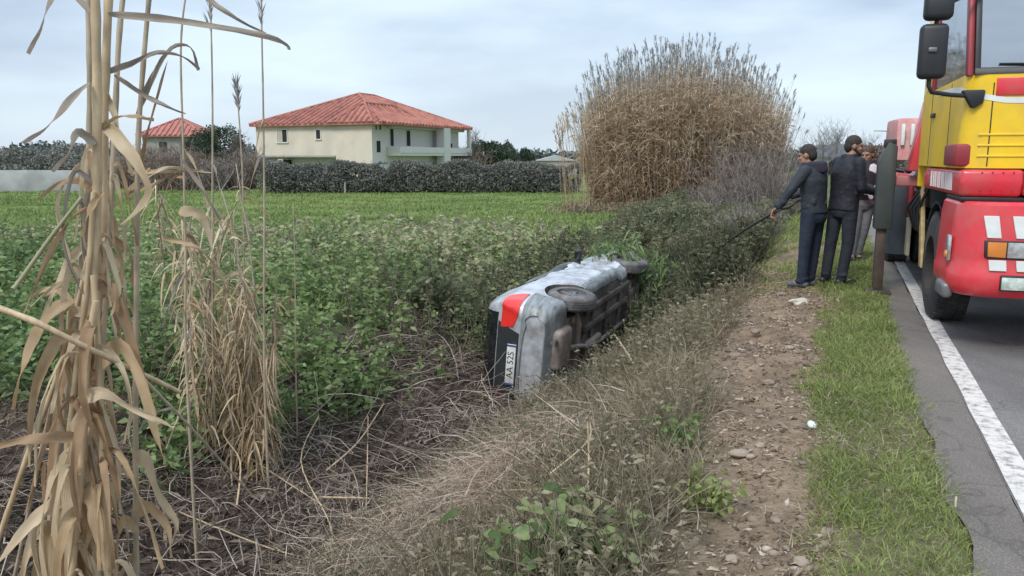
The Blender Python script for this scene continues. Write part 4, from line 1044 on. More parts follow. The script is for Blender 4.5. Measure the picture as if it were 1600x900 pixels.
def person(feet, J, facing, headf, cols, label, beard=False, hem=.885, bald=0.0, curl=.7, collar=True, coat_pattern=None):
    """J: joints as offsets from the feet point, X right, Y away from the camera, Z up"""
    root = empty('person', feet, label=label, cat='person')
    f = Vector((*facing, 0)).normalized(); r = Vector((f.y, -f.x, 0))
    V = {k: Vector(v) for k, v in J.items()}
    m_skin, m_hair, m_jack, m_trou, m_shoe = cols
    pel, chest, neck, head = V['pelvis'], V['chest'], V['neck'], V['head']
    up = (neck - pel).normalized()
    sl_, sr_ = V['shoL'], V['shoR']; sw = (sr_ - sl_) / 2; scn_ = (sl_ + sr_) / 2
    hx = (V['hipR'] - V['hipL']).normalized()
    def torso(b, g, z0):
        dep = up.cross(hx).normalized()
        rings = []
        zb_ = pel + up * (z0 - pel.z)
        rings.append((zb_, hx * (.165 + g), dep * (.118 + g)))
        rings.append((pel + up * .08, hx * (.160 + g), dep * (.112 + g)))
        mid = pel.lerp(chest, .55); ax_ = sw.normalized(); dp2 = up.cross(ax_).normalized()
        rings.append((mid, hx.lerp(ax_, .5).normalized() * (.160 + g), dep.lerp(dp2, .5).normalized() * (.115 + g)))
        rings.append((chest, ax_ * (.182 + g), dp2 * (.125 + g)))
        rings.append((scn_ - up * .06, ax_ * (.188 + g), dp2 * (.112 + g)))
        rings.append((scn_ + up * .015, ax_ * (.150 + g), dp2 * (.085 + g)))
        rings.append((scn_.lerp(neck, .55) + up * .02, ax_ * (.085 + g), dp2 * (.068 + g)))
        rings.append((neck + up * .0, ax_ * (.058 + g), dp2 * (.058 + g)))
        loft(b, rings)
    # body: one continuous surface
    b = MB(); torso(b, -.03, .84)
    capsule(b, neck - up * .06, head - Vector((0, 0, .045)), .060, .056)
    for s_ in 'LR':
        capsule(b, V['sho' + s_], V['elb' + s_], .050, .040); capsule(b, V['elb' + s_], V['wri' + s_], .039, .026)
        capsule(b, V['hip' + s_], V['kne' + s_], .078, .054); capsule(b, V['kne' + s_], V['ank' + s_], .050, .036)
        tp = Vector(J['toe' + s_]); capsule(b, V['ank' + s_] - Vector((0, 0, .02)), tp, .036, .026)
        fd = (V['wri' + s_] - V['elb' + s_]).normalized(); hd = (fd + Vector(J.get('handdir' + s_, (0, 0, 0)))).normalized()
        hand(b, V['wri' + s_], hd, J.get('palm' + s_, (0, 0, -1)), J.get('thumb' + s_, (0, 0, 1)), curl)
    hf = Vector((*headf[:2], headf[2] if len(headf) > 2 else 0)).normalized(); hu = (Vector((0, 0, 1)) - hf * hf.z).normalized(); hr = hf.cross(hu)
    HM = Matrix((hr, hf, hu)).transposed().to_4x4()
    at = lambda x, y, z: head + hr * x + hf * y + hu * z
    b.ball(at(0, -.008, .028), 1, (.077, .096, .095), 20, HM); b.ball(at(0, .030, -.045), 1, (.060, .066, .072), 18, HM)
    b.ball(at(0, .056, -.082), 1, (.032, .030, .026), 12, HM)
    capsule(b, at(0, .088, .012), at(0, .108, -.024), .010, .015, 10)
    for s_ in (-1, 1):
        b.ball(at(s_ * .078, -.005, .0), 1, (.011, .022, .034), 10, HM); b.ball(at(s_ * .030, .083, .030), 1, (.026, .013, .010), 10, HM)
        b.ball(at(s_ * .038, .066, -.020), 1, (.026, .022, .020), 10, HM)
    capsule(b, at(-.020, .088, -.054), at(.020, .088, -.054), .0085, .0085, 8)
    remeshed('body', b, .0075, m_skin, root, 3)
    M_eye = bpy.data.materials.get('dark eye') or mat('dark eye', (.02, .016, .014), .2)
    for s_ in (-1, 1): MB().ball(at(s_ * .030, .081, .012), .0125, (1, 1, .8), 10).done('eye', M_eye, root)
    # hair and beard
    b = MB(); b.ball(at(0, -.014, .048), 1, (.083, .097, .093), 20, HM); b.ball(at(0, -.055, .005), 1, (.074, .060, .080), 18, HM)
    for s_ in (-1, 1): b.ball(at(s_ * .064, .0, .032), 1, (.016, .034, .036), 10, HM)
    remeshed('hair', b, .008, m_hair, root, 3)
    if beard:
        b = MB(); b.ball(at(0, .048, -.078), 1, (.050, .050, .036), 14, HM)
        for s_ in (-1, 1): capsule(b, at(s_ * .060, .01, -.030), at(s_ * .040, .055, -.075), .018, .022)
        capsule(b, at(-.024, .092, -.042), at(.024, .092, -.042), .008, .008, 8)
        remeshed('beard', b, .008, m_hair, root, 2)
    # clothes
    b = MB(); torso(b, .022, hem)
    for s_ in 'LR':
        e_ = V['elb' + s_]; wr = V['wri' + s_]; sh = V['sho' + s_]
        capsule(b, sh - up * .005, e_, .078, .060); capsule(b, e_, e_.lerp(wr, .93), .060, .047)
        for q_ in (.35, .6, .85): b.ball(sh.lerp(e_, q_) + Vector(rng.normal(size=3)) * .006, .064, seg=12)
        for q_ in (.3, .6, .88): b.ball(e_.lerp(wr, q_) + Vector(rng.normal(size=3)) * .005, .052, seg=12)
    dep = up.cross(hx).normalized()
    for q_ in range(9):                                     # slack folds round the waist
        a = U(0, 6.28, 1)[0]; c_ = pel + up * U(.0, .34, 1)[0] + hx * math.cos(a) * .165 + dep * math.sin(a) * .118
        t_ = (-hx * math.sin(a) + dep * math.cos(a)); capsule(b, c_ - t_ * .07 - up * .02, c_ + t_ * .07 + up * .02, .016, .016, 8)
    if collar:
        for k in range(14):
            a = 2 * math.pi * k / 14; a2 = 2 * math.pi * (k + 1) / 14
            g_ = lambda a: neck + up * (.018 + .014 * math.sin(a)) + sw.normalized() * math.cos(a) * .078 + up.cross(sw.normalized()) * math.sin(a) * .078
            capsule(b, g_(a), g_(a2), .022, .022, 8)
    remeshed('jacket', b, .0115, m_jack, root, 5)
    b = MB()
    loft(b, [(pel + up * .06, hx * .155, dep * .115), (pel, hx * .168, dep * .128), (pel - up * .10, hx * .165, dep * .125), (pel - up * .16, hx * .12, dep * .10)])
    for s_ in 'LR':
        h_, k_, a_ = V['hip' + s_], V['kne' + s_], V['ank' + s_]
        capsule(b, h_, k_, .097, .073); capsule(b, k_, a_, .072, .060)
        for q_ in (.0, .14, .8, .92, 1.0):
            b.ball(k_.lerp(a_, q_) + Vector(rng.normal(size=3)) * .008, .064, (1, 1, .5), 12)
    remeshed('trousers', b, .0115, m_trou, root, 4)
    for s_ in 'LR':
        a_ = V['ank' + s_]; t_ = Vector(J['toe' + s_]); b = MB(); d_ = (t_ - a_); d_.z = 0; d_.normalize()
        heel = Vector((a_.x, a_.y, .040)) - d_ * .045
        capsule(b, heel, (a_.x, a_.y, .055), .040, .046); capsule(b, heel, (t_.x, t_.y, .038), .038, .036); capsule(b, (a_.x, a_.y, .05), (a_.x, a_.y, .11), .044, .044)
        remeshed('shoe', b, .010, m_shoe, root, 4)
    return root
M_skin = mat('skin', (.36, .20, .14), .55, var=.1, scale=20)
M_skin2 = mat('tanned skin', (.30, .17, .12), .55, var=.1, scale=20)
M_hair = mat('dark short hair', (.030, .022, .018), .7, var=.3, scale=60, bump=.4, bscale=120)
M_hair2 = mat('brown hair', (.075, .048, .032), .7, var=.3, scale=60, bump=.4, bscale=120)
M_jack1 = mat('slate blue jacket', (.024, .031, .044), .75, var=.2, bump=.9, bscale=11)
M_jack2 = mat('black navy jacket', (.010, .012, .019), .7, var=.2, bump=.9, bscale=11)
M_jean1 = mat('dark blue jeans', (.012, .020, .040), .85, var=.25, bump=.7, bscale=14, dirt=(.05, .065, .09), dirt_amt=.4)
M_jean2 = mat('dark grey jeans', (.014, .018, .027), .85, var=.25, bump=.7, bscale=14, dirt=(.06, .065, .075), dirt_amt=.4)
M_jean3 = mat('pale grey jeans', (.13, .135, .15), .85, var=.2, bump=.7, bscale=14)
M_shoe1 = mat('grey trainers', (.09, .10, .12), .7, var=.3)
M_shoe2 = mat('black shoes', (.02, .02, .022), .5, var=.3)
def patchy(name):
    m, t, b, o = nodemat(name); l = t.links.new
    tc = t.nodes.new('ShaderNodeTexCoord'); n = t.nodes.new('ShaderNodeTexVoronoi'); n.inputs['Scale'].default_value = 9
    l(tc.outputs['Object'], n.inputs['Vector'])
    sp = t.nodes.new('ShaderNodeSeparateColor'); l(n.outputs['Color'], sp.inputs[0])
    r = t.nodes.new('ShaderNodeValToRGB'); r.color_ramp.interpolation = 'CONSTANT'
    e = r.color_ramp.elements; e[0].color = (.025, .026, .032, 1); e[1].position = .55; e[1].color = (.62, .60, .62, 1); x = e.new(.86); x.color = (.26, .05, .06, 1)
    l(sp.outputs[0], r.inputs[0]); l(r.outputs[0], b.inputs['Base Color']); b.inputs['Roughness'].default_value = .8
    return m
def stand(px, py, Y=None):
    p = ray_ground(px, py); p.z = g1(p.x, p.y) + .005
    return p
# 1: back to us, left arm stretched down to the towing cable
P1 = stand(1263, 441)
J1 = dict(pelvis=(.02, 0, .93), chest=(-.01, .01, 1.27), neck=(-.05, .03, 1.46), head=(-.085, .045, 1.575),
          shoL=(-.155, -.09, 1.40), shoR=(.125, .13, 1.40), elbL=(-.33, -.14, 1.17), wriL=(-.455, -.10, .965), elbR=(.10, .33, 1.17), wriR=(-.12, .42, 1.08),
          hipL=(-.065, -.06, .90), hipR=(.085, .06, .90), kneL=(-.085, -.05, .49), kneR=(.075, .07, .49), ankL=(-.10, -.05, .085), ankR=(.05, .09, .085), toeL=(-.22, .02, .035), toeR=(-.06, .19, .035),
          palmL=(.2, -.6, -.5), thumbL=(-.3, -.6, .6), palmR=(0, -.3, -1), thumbR=(-.5, .2, .5))
man1 = person(P1, J1, (-.6, .8), (-.80, .58, -.18), (M_skin, M_hair, M_jack1, M_jean1, M_shoe1), 'man in slate blue jacket and jeans pulling the cable with his back turned')
b = MB()
for k in range(13):
    a = math.pi * (.05 + .9 * k / 12); c_ = Vector((-.02, .0, 1.465)); q_ = c_ + Vector((.10 * math.cos(a) + .05 * math.sin(a), -.085 * math.sin(a) - .03 * math.cos(a) * 0, .02 * math.sin(a)))
    capsule(b, q_, q_ + Vector((.01, -.01, -.075 * math.sin(a) - .01)), .034, .03, 10)
remeshed('hood', b, .0115, mat('purple navy hood lining', (.030, .026, .048), .85, var=.25, bump=.3, bscale=30), man1, 4)
# 2: bearded, facing right
P2 = stand(1310, 441)
J2 = dict(pelvis=(-.0, 0, .96), chest=(.01, .02, 1.32), neck=(.045, .03, 1.52), head=(.10, .045, 1.64),
          shoR=(.09, -.15, 1.455), shoL=(-.02, .19, 1.455), elbR=(.12, -.19, 1.16), wriR=(.36, -.10, 1.11), elbL=(.18, .25, 1.18), wriL=(.38, .12, 1.15),
          hipR=(.05, -.075, .93), hipL=(-.05, .075, .93), kneR=(.05, -.08, .50), kneL=(-.09, .08, .50), ankR=(-.01, -.10, .085), ankL=(-.13, .08, .085), toeR=(.16, -.06, .035), toeL=(.03, .13, .035),
          palmR=(0, .8, .3), thumbR=(.2, .2, 1), palmL=(0, -.8, .3), thumbL=(.2, 0, 1))
person(P2, J2, (.85, .45), (.92, -.28, -.05), (M_skin2, M_hair, M_jack2, M_jean2, M_shoe2), 'bearded man in black navy jacket facing right toward the truck', beard=True)
# 3: half hidden behind the bearded man
P3 = unproj(1343, 400, 11.6); P3.z = g1(P3.x, P3.y) + .005
J3 = dict(pelvis=(0, 0, .90), chest=(0, .01, 1.22), neck=(.01, .02, 1.41), head=(.03, .02, 1.52),
          shoL=(-.16, .02, 1.35), shoR=(.17, -.02, 1.35), elbL=(-.19, -.12, 1.08), wriL=(-.05, -.27, 1.02), elbR=(.36, -.08, 1.27), wriR=(.56, -.16, 1.31),
          hipL=(-.08, 0, .87), hipR=(.08, 0, .87), kneL=(-.10, -.03, .47), kneR=(.03, -.02, .47), ankL=(-.12, 0, .085), ankR=(-.03, .02, .085), toeL=(-.14, -.15, .035), toeR=(.0, -.15, .035),
          palmL=(.5, 0, .5), thumbL=(0, -.3, 1), palmR=(0, 0, -1), thumbR=(0, .5, .5))
person(P3, J3, (-.1, -1), (-.75, -.6, -.15), (M_skin2, M_hair2, patchy('black and white patched jacket'), M_jean3, M_shoe2), 'person in black and white patched jacket half hidden behind the bearded man')
# towing cable from the truck through the first man's hand down to the car
hnd = P1 + Vector(J1['wriL']) + Vector((-.045, .02, -.065))
carfront = carM @ Vector((1.80, -.62, .16))
path = [P1 + Vector((.62, .75, .75)), P1 + Vector((.05, .45, 1.02)), P1 + Vector((-.25, .10, .96)), hnd, unproj(1148, 370, 10.7), unproj(1085, 420, 12.1), carfront.lerp(unproj(1085, 420, 12.1), .4) - Vector((0, 0, .12)), carfront]
def spline(pts, k=6):
    o_ = []; p = [pts[0]] + pts + [pts[-1]]
    for i in range(1, len(p) - 2):
        for j in range(k):
            t = j / k; a, b_, c_, d_ = p[i - 1], p[i], p[i + 1], p[i + 2]
            o_.append(.5 * ((2 * b_) + (c_ - a) * t + (2 * a - 5 * b_ + 4 * c_ - d_) * t * t + (3 * b_ - a - 3 * c_ + d_) * t ** 3))
    return o_ + [pts[-1]]
tag(MB().tube(spline(path), .015, 8).done('towing_cable', mat('dark towing cable', (.040, .036, .034), .7, var=.3, bump=.4, bscale=60)), 'dark towing cable running from the man with his back turned to the car', 'cable')
# ------------------------------------------------------------------ the unfinished villa beyond the field
M_wall = mat('beige render', (.62, .555, .46), .9, var=.06, scale=.6, dirt=(.40, .36, .30), dirt_amt=.4, dirt_scale=.5)
M_wallw = mat('white render', (.62, .61, .57), .9, var=.05, scale=.6, dirt=(.46, .44, .40), dirt_amt=.4, dirt_scale=.6)
M_tile = mat('red clay tiles', (.33, .125, .095), .8, var=.35, scale=1.2, dirt=(.50, .24, .17), dirt_amt=.5, dirt_scale=1.5)
M_hole = mat('dark unglazed opening', (.022, .022, .024), .9)
M_conc = mat('grey concrete', (.33, .32, .30), .9, var=.12, scale=2)
HC = unproj(583, 300, 68.0); HC.z = -1.5
rv = Vector((.40, .915, 0)).normalized(); lv = Vector((-.915, .40, 0)).normalized()
LW, RW = 12.2, 15.7
house = empty('villa', HC, (0, 0, math.atan2(rv.y, rv.x)), 'two storey beige villa with a red tiled hip roof behind the hedge', 'house')
# local: x along the right face, y along the left face
def on_left(px, py):
    """local (y, z) of a pixel on the left face"""
    p = (unproj(px, py, 1) - Vector((0, 0, CAMH)))
    k = (HC.x * lv.y - HC.y * lv.x) / (p.x * lv.y - p.y * lv.x)
    w_ = Vector((0, 0, CAMH)) + p * k; return (w_ - HC).dot(lv), w_.z - HC.z
def on_right(px, py):
    p = (unproj(px, py, 1) - Vector((0, 0, CAMH)))
    k = (HC.x * rv.y - HC.y * rv.x) / (p.x * rv.y - p.y * rv.x)
    w_ = Vector((0, 0, CAMH)) + p * k; return (w_ - HC).dot(rv), w_.z - HC.z
ZE = 5.75                                    # eaves above the base
ys = on_left(525, 243)[0]; zslab = on_left(525, 243)[1]
xb0 = on_right(604, 240)[0]; xb1 = on_right(674, 240)[0]; xb2 = on_right(684, 240)[0]
MB().box((0, 0, 0), (RW, ys, ZE)).done('wall', M_wall, house)
MB().box((0, ys, zslab), (RW, LW, ZE)).done('wall', M_wall, house)
MB().box((1.3, ys, 0), (RW - .2, LW - .5, zslab - .12)).done('wall', M_wallw, house)
MB().box((-.04, ys + .02, zslab - .14), (RW + .04, LW + .04, zslab - .004)).done('floor_slab', M_conc, house)
# right face is whiter: a thin skin of its own with openings in it
def opening(face, px0, py0, px1, py1, name='window', door=False, dx=.0):
    a, za = (on_left if face == 'l' else on_right)(px0, py0); c_, zc = (on_left if face == 'l' else on_right)(px1, py1)
    a, c_ = min(a, c_), max(a, c_); z0, z1 = min(za, zc), max(za, zc)
    if face == 'l':
        w = MB().box((-.012 + dx, a, z0), (.25, c_, z1)).done(name, M_hole, house)
        b = MB()
        for (y0, y1, q0, q1) in ((a - .08, a, z0 - .08, z1 + .08), (c_, c_ + .08, z0 - .08, z1 + .08)): b.box((-.05, y0, q0), (-.001, y1, q1))
        b.box((-.05, a, z1), (-.001, c_, z1 + .08)); b.done('frame', M_wallw, w)
        MB().box((-.10, a - .12, z0 - .10), (-.001, c_ + .12, z0 - .003)).done('sill', M_wallw, w)
    else:
        w = MB().box((a, -.042, z0), (c_, .2, z1)).done(name, M_hole, house)
        b = MB()
        b.box((a - .08, -.075, z0), (a, -.031, z1 + .08)); b.box((c_, -.075, z0), (c_ + .08, -.031, z1 + .08)); b.box((a, -.075, z1), (c_, -.031, z1 + .08)); b.done('frame', M_wallw, w)
    return w
MB().box((.0, -.03, .0), (RW, -.002, ZE - .01)).done('wall_face', M_wallw, house)
wL = opening('l', 433, 203, 449, 222); 
a_, z_ = on_left(433, 222); a2_, z2_ = on_left(441, 203)
MB().box((-.03, min(a_, a2_), z_), (-.013, max(a_, a2_), z2_)).done('shutter', mat('pale board', (.42, .38, .31), .8), wL)
opening('l', 494, 203, 501, 217)
opening('l', 436, 250, 441, 257, dx=1.3)
opening('r', 585.5, 193, 588, 203); opening('r', 591.5, 193, 594.5, 203)
opening('r', 587, 220, 594, 238)
for a in ((608.5, 201, 614.5, 228), (634, 204, 640.5, 228), (686.5, 207, 690, 230), (701, 224, 706, 231)): opening('r', *a, name='door_opening')
# balcony, its parapet, columns
zt = on_right(640, 230)[1]; zb0 = on_right(640, 243)[1]
MB().box((xb0, -1.35, zb0 - .02), (RW + .3, -.05, zb0 + .22)).done('balcony_slab', M_wallw, house)
MB().box((xb0, -1.40, zb0 + .225), (xb1, -1.28, zt)).done('parapet', M_wallw, house)
MB().box((xb2, -1.40, zb0 + .225), (RW + .3, -1.28, zt)).done('parapet', M_wallw, house)
MB().box((xb0, -1.275, zb0 + .225), (xb0 + .12, -.06, zt)).done('parapet', M_wallw, house)
MB().box((xb1 + .003, -1.42, 0), (xb2 - .003, -.6, ZE - .05)).done('column', M_wallw, house)
MB().box((RW - .25, -1.41, zt), (RW + .1, -1.1, ZE - .05)).done('column', M_wallw, house)
MB().box((xb0 + .1, -.60, ZE - .28), (RW + .2, -.06, ZE - .06)).done('beam', M_wallw, house)
# hip roof with rolled tile rows
def hip_roof(parent, x0, x1, y0, y1, z, rise, ov, m, step=.42, ridge_len=None, th=.14):
    x0 -= ov; x1 += ov; y0 -= ov; y1 += ov
    lx, ly = x1 - x0, y1 - y0
    hl = min(lx, ly) / 2; slope = rise / hl
    cx, cy = (x0 + x1) / 2, (y0 + y1) / 2
    if lx >= ly: A, B = Vector((x0 + hl, cy, z + rise)), Vector((x1 - hl, cy, z + rise))
    else: A, B = Vector((cx, y0 + hl, z + rise)), Vector((cx, y1 - hl, z + rise))
    c = [Vector((x0, y0, z)), Vector((x1, y0, z)), Vector((x1, y1, z)), Vector((x0, y1, z))]
    b = MB(); bm = b.bm
    vs_ = [bm.verts.new(p) for p in c]; lo = [bm.verts.new(p - Vector((0, 0, th))) for p in c]; a, e = bm.verts.new(A), bm.verts.new(B)
    if lx >= ly: fs = [(vs_[0], vs_[1], e, a), (vs_[1], vs_[2], e), (vs_[2], vs_[3], a, e), (vs_[3], vs_[0], a)]
    else: fs = [(vs_[0], vs_[1], a), (vs_[1], vs_[2], e, a), (vs_[2], vs_[3], e), (vs_[3], vs_[0], a, e)]
    for f in fs: bm.faces.new(f)
    for k in range(4): bm.faces.new((lo[k], lo[(k + 1) % 4], vs_[(k + 1) % 4], vs_[k]))
    bm.faces.new(lo[::-1])
    rf_ = b.done('roof', m, parent, 20)
    rows = MB()
    for side in range(4):
        p, q = c[side], c[(side + 1) % 4]; d = (q - p); ln = d.length; d.normalize(); inn = Vector((-d.y, d.x, 0))
        n = int(ln / step)
        for k in range(n):
            u = (k + .5) * ln / n; dep = min(u, ln - u, hl)
            s0 = p + d * u; 
            if dep < .25: continue
            e_ = s0 + inn * dep + Vector((0, 0, slope * dep))
            s1 = s0 + Vector((0, 0, .02))
            rows.tube([s1 - inn * .05, s1.lerp(e_, .5) + Vector((0, 0, .02)), e_], [step * .25, step * .27, step * .22], 6)
    o = rows.done('tile_row', m, rf_); o['kind'] = 'stuff'
    rd = MB()
    for s_, t_ in ((A, B), (c[0], A), (c[3], A if lx >= ly else B), (c[1], B if lx >= ly else A), (c[2], B)):
        if (s_ - t_).length > .1: MB.tube(rd, [s_ + Vector((0, 0, .05)), t_ + Vector((0, 0, .05))], .13, 8)
    o = rd.done('ridge_tiles', m, rf_); o['kind'] = 'stuff'
    return rf_
hip_roof(house, 0, RW, -1.0, LW, ZE + .05, 2.95, .40, M_tile, .56)
hip_roof(house, .0, 8.5, .0, ys, ZE + .06, 1.75, .44, M_tile, .56)
# the far small house with a low red roof, shed, wall
def small_house(px0, px1, Y, pe, pr, label, name, wallm, roofm, rot=.2, zbase=-1.2, depth=7):
    A = unproj(px0, pe, Y); B = unproj(px1, pe, Y); wd = (B - A).length; ze = A.z - zbase; rise = unproj(px0, pr, Y).z - A.z
    h = empty(name, (A.x, Y, zbase), (0, 0, rot), label, 'house')
    MB().box((.4, .4, 0), (wd - .4, depth - .4, ze)).done('wall', wallm, h)
    hip_roof(h, .4, wd - .4, .4, depth - .4, ze + .03, rise, .5, roofm, .55)
    for k in range(2):
        x = wd * (.3 + .35 * k); w = MB().box((x, .37, ze - 1.9), (x + .9, .45, ze - .7)).done('window', M_hole, h); MB().box((x - .08, .33, ze - 2.0), (x + .98, .395, ze - 1.905)).done('sill', M_wallw, w)
    return h
small_house(214, 316, 92, 212, 184, 'small house with a faded red roof seen through the reeds at left', 'cottage', M_conc, mat('faded red tiles', (.40, .16, .13), .85, var=.2, scale=1), .05)
sh = empty('shed', unproj(140, 275, 66), (0, 0, .05), 'low shed with a brown sheet roof beside the pale wall', 'shed'); sh.location.z = -1.2
MB().box((0, .3, 0), (6.6, 4, 1.55)).done('wall', mat('pinkish block wall', (.32, .27, .23), .9, var=.12), sh)
MB().prism([(-.1, 1.56), (4.3, 2.7), (4.3, 2.78), (-.1, 1.64)], 'x', -.3, 6.9).done('roof', mat('brown sheet roof', (.125, .085, .075), .8, var=.2), sh)
MB().box((2.2, .25, .0), (3.1, .295, 1.45)).done('door', M_hole, sh)
A = unproj(-60, 266, 58); B = unproj(122, 266, 58)
tag(MB().box((A.x, 58, -1.3), (B.x, 58.2, A.z), .02).done('block_wall', mat('pale grey wall', (.36, .37, .37), .9, var=.12, scale=1.2, dirt=(.22, .23, .22), dirt_amt=.6, dirt_scale=.7)), 'pale grey wall along the far left edge of the field', 'wall')
# grey blue roofed building behind the men
A = unproj(1255, 252, 75)
fb = empty('barn', (A.x, 75, -.2), (0, 0, -.35), 'low building with a grey blue roof seen behind the two men', 'house')
MB().box((0, 0, 0), (5.5, 8, 1.7)).done('wall', M_conc, fb)
MB().prism([(-.2, 1.7), (2.75, 3.1), (5.7, 1.7)], 'y', -.3, 8.3).done('roof', mat('grey blue roof', (.22, .24, .29), .7, var=.1), fb)
MB().box((2.2, -.05, 0), (3.2, -.003, 1.5)).done('door', M_hole, fb)

# ------------------------------------------------------------------ hedge, trees, bushes
M_hedge = vegmat('grey olive hedge leaves', [(0, (.085, .092, .082)), (.5, (.165, .170, .150)), (.85, (.235, .235, .21)), (1, (.30, .29, .25))], .7, .15)
M_ever = vegmat('dark evergreen leaves', [(0, (.018, .032, .022)), (.5, (.038, .062, .038)), (1, (.075, .105, .062))], .65, .15)
M_bare = vegmat('bare twigs', [(0, (.10, .085, .078)), (.5, (.17, .145, .13)), (1, (.27, .235, .215))], .8, 0)
M_bark = mat('bark', (.10, .08, .065), .9, var=.3, scale=6, bump=.4)
def foliage(C, Rv, n, sz, seedn, rnd_c=.5, wide=.55, hollow=.55, lump=.35):
    """leaves through an uneven crown"""
    C = np.array(C); Rv = np.array(Rv)
    d = norm(rng.normal(size=(n, 3))); 
    rr = (hollow + (1 - hollow) * rng.random(n) ** .5)
    lum = fbm(d[:, 0] * 2.2 + 7 + seedn, d[:, 2] * 2.2 + d[:, 1] * 1.7 + seedn, seedn, 3)
    rr = rr * (1 - lump + 2 * lump * lum)
    keep = fbm(d[:, 0] * 4 + 3, d[:, 2] * 4 + d[:, 1] * 3, seedn + 5, 2) > .30
    d, rr, lum = d[keep], rr[keep], lum[keep]
    P = C + d * Rv * rr[:, None]
    D = norm(d + rng.normal(size=d.shape) * .9)
    m = len(P)
    return Veg().strips(P, D, sz * U(.6, 1.4, m), sz * wide, np.clip(rnd_c + (lum - .5) * .8 + rng.normal(size=m) * .18, 0, 1), 2, .2, 'leaf')
def tree(px, pyb, pyt, Y, rx, label, m, name='tree', rnd_c=.5, group=None, n=6500, sz=.24, lump=.35, trunk=.2, cone=False):
    top = unproj(px, pyt, Y); base = unproj(px, pyb, Y); zb = g1(base.x, Y)
    rz = (top.z - zb) / 2 * .86; cz = top.z - rz
    t_ = empty(name, (base.x, Y, zb), label=label, cat='tree', group=group)
    v = foliage((0, 0, cz - zb), (rx, rx, rz), n, sz, int(px) % 97, rnd_c, lump=lump)
    if cone:
        for V_ in v.V:
            k = 1.25 - .95 * np.clip((V_[:, 2] - (cz - zb - rz)) / (2 * rz), 0, 1); V_[:, 0] *= k; V_[:, 1] *= k
    v.done('crown', m, t_)
    b = MB(); b.tube([(0, 0, -.2), (.05, 0, (cz - zb) * .6), (0, .05, cz - zb + rz * .6)], [trunk, trunk * .75, trunk * .25], 8)
    for k in range(5):
        a = U(0, 6.28, 1)[0]; h_ = (cz - zb) * U(.5, 1.0, 1)[0]
        b.tube([(0, 0, h_), (math.cos(a) * rx * .5, math.sin(a) * rx * .5, h_ + rz * .4)], [trunk * .4, trunk * .12], 5)
    b.done('trunk', M_bark, t_)
    return t_
def bare_tree(px, Y, pyt, spread, label, name='bare_tree', n=7, group=None, m=None):
    base = unproj(px, 300, Y); zb = g1(base.x, Y); H = unproj(px, pyt, Y).z - zb
    t_ = empty(name, (base.x, Y, zb), label=label, cat='tree', group=group)
    MB().tube([(0, 0, -.1), (.03, 0, H * .35), (0, .02, H * .7)], [H * .022, H * .015, H * .006], 7).done('trunk', M_bark, t_)
    v = Veg(); P0 = np.stack([np.zeros(n * 4), np.zeros(n * 4), H * U(.18, .6, n * 4)], -1); D = updir(n * 4, .6)
    L_ = (H - P0[:, 2]) * U(.5, .95, n * 4); D[:, :2] *= spread; p = curvy(P0, D, L_, 5, .05)
    v.stems(p, np.linspace(1, .25, 5)[None] * H * .006, rng.random(n * 4), 4)
    k = rng.integers(0, n * 4, n * 40); j = rng.integers(1, 5, n * 40)
    p2 = curvy(p[k, j], updir(n * 40, .7), H * U(.06, .22, n * 40), 4, .08); v.stems(p2, np.linspace(1, .3, 4)[None] * H * .0028, rng.random(n * 40), 3)
    v.done('branches', m or M_bare, t_, 'stuff')
    return t_
# olive hedge along the end of the field: one clipped-out row
hx0, hx1, hY = unproj(412, 300, 57).x, unproj(905, 300, 57).x, 57.0
hed = empty('hedge', ((hx0 + hx1) / 2, hY, -1.0), label='long grey olive hedge across the end of the green field', cat='hedge')
v = Veg(); N = 85000
x = U(hx0, hx1, N); hh = 1.45 + .95 * fbm(x * .55, x * 0 + 3, 55, 4); zf = rng.random(N) ** .75
yy = rng.normal(size=N) * .75 * (1 - .45 * zf ** 2)
gp = gz(x, np.full(N, hY))
lum = fbm(x * .9, zf * 2.2, 57, 3)
k = lum > .27
P = np.stack([x - (hx0 + hx1) / 2, yy, gp + 1.0 + .08 + zf * hh], -1)[k]
D = rng.normal(size=P.shape); D[:, 2] = np.abs(D[:, 2]) + .3
v.strips(P, D, U(.12, .30, len(P)), .065, np.clip(lum[k] * .9 + .1 * zf[k] + rng.normal(size=len(P)) * .13, 0, 1), 2, .2, 'leaf')
v.done('foliage', M_hedge, hed, 'stuff')
v = Veg(); N = 700
x = U(hx0, hx1, N); P = np.stack([x - (hx0 + hx1) / 2, rng.normal(size=N) * .3, gz(x, np.full(N, hY)) + 1.0 - .05], -1)
v.stems(curvy(P, updir(N, .35), U(1.0, 2.5, N), 4, .05), np.linspace(.035, .010, 4)[None], rng.random(N), 3).done('twigs', M_bare, hed, 'stuff')
# wooden post in front of the hedge
p = unproj(539, 303, 54); tag(MB().tube([(p.x, 54, g1(p.x, 54) - .1), (p.x + .03, 54, unproj(539, 285, 54).z)], [.07, .06], 8).done('fence_post', mat('grey wooden post', (.30, .27, .23), .9, var=.2)), 'short grey wooden post in front of the olive hedge', 'post')
tree(345, 250, 196, 86, 2.6, 'dark bushy evergreen tree beside the small red roofed house', M_ever, 'evergreen_tree')
tree(318, 250, 205, 90, 2.0, 'lower dark tree between the cottage and the evergreen', M_ever, 'evergreen_tree', .35, n=4200)
tree(762, 262, 219, 88, 2.2, 'dense green evergreen tree right of the villa', M_ever, 'evergreen_tree', .65)
tree(793, 262, 219, 92, 1.7, 'pointed green evergreen tree right of the denser one', M_ever, 'evergreen_tree', .8, n=4500, cone=True)
tree(821, 262, 231, 96, 1.0, 'small dark distant tree beside the low white shed', M_ever, 'evergreen_tree', .4, n=2200)
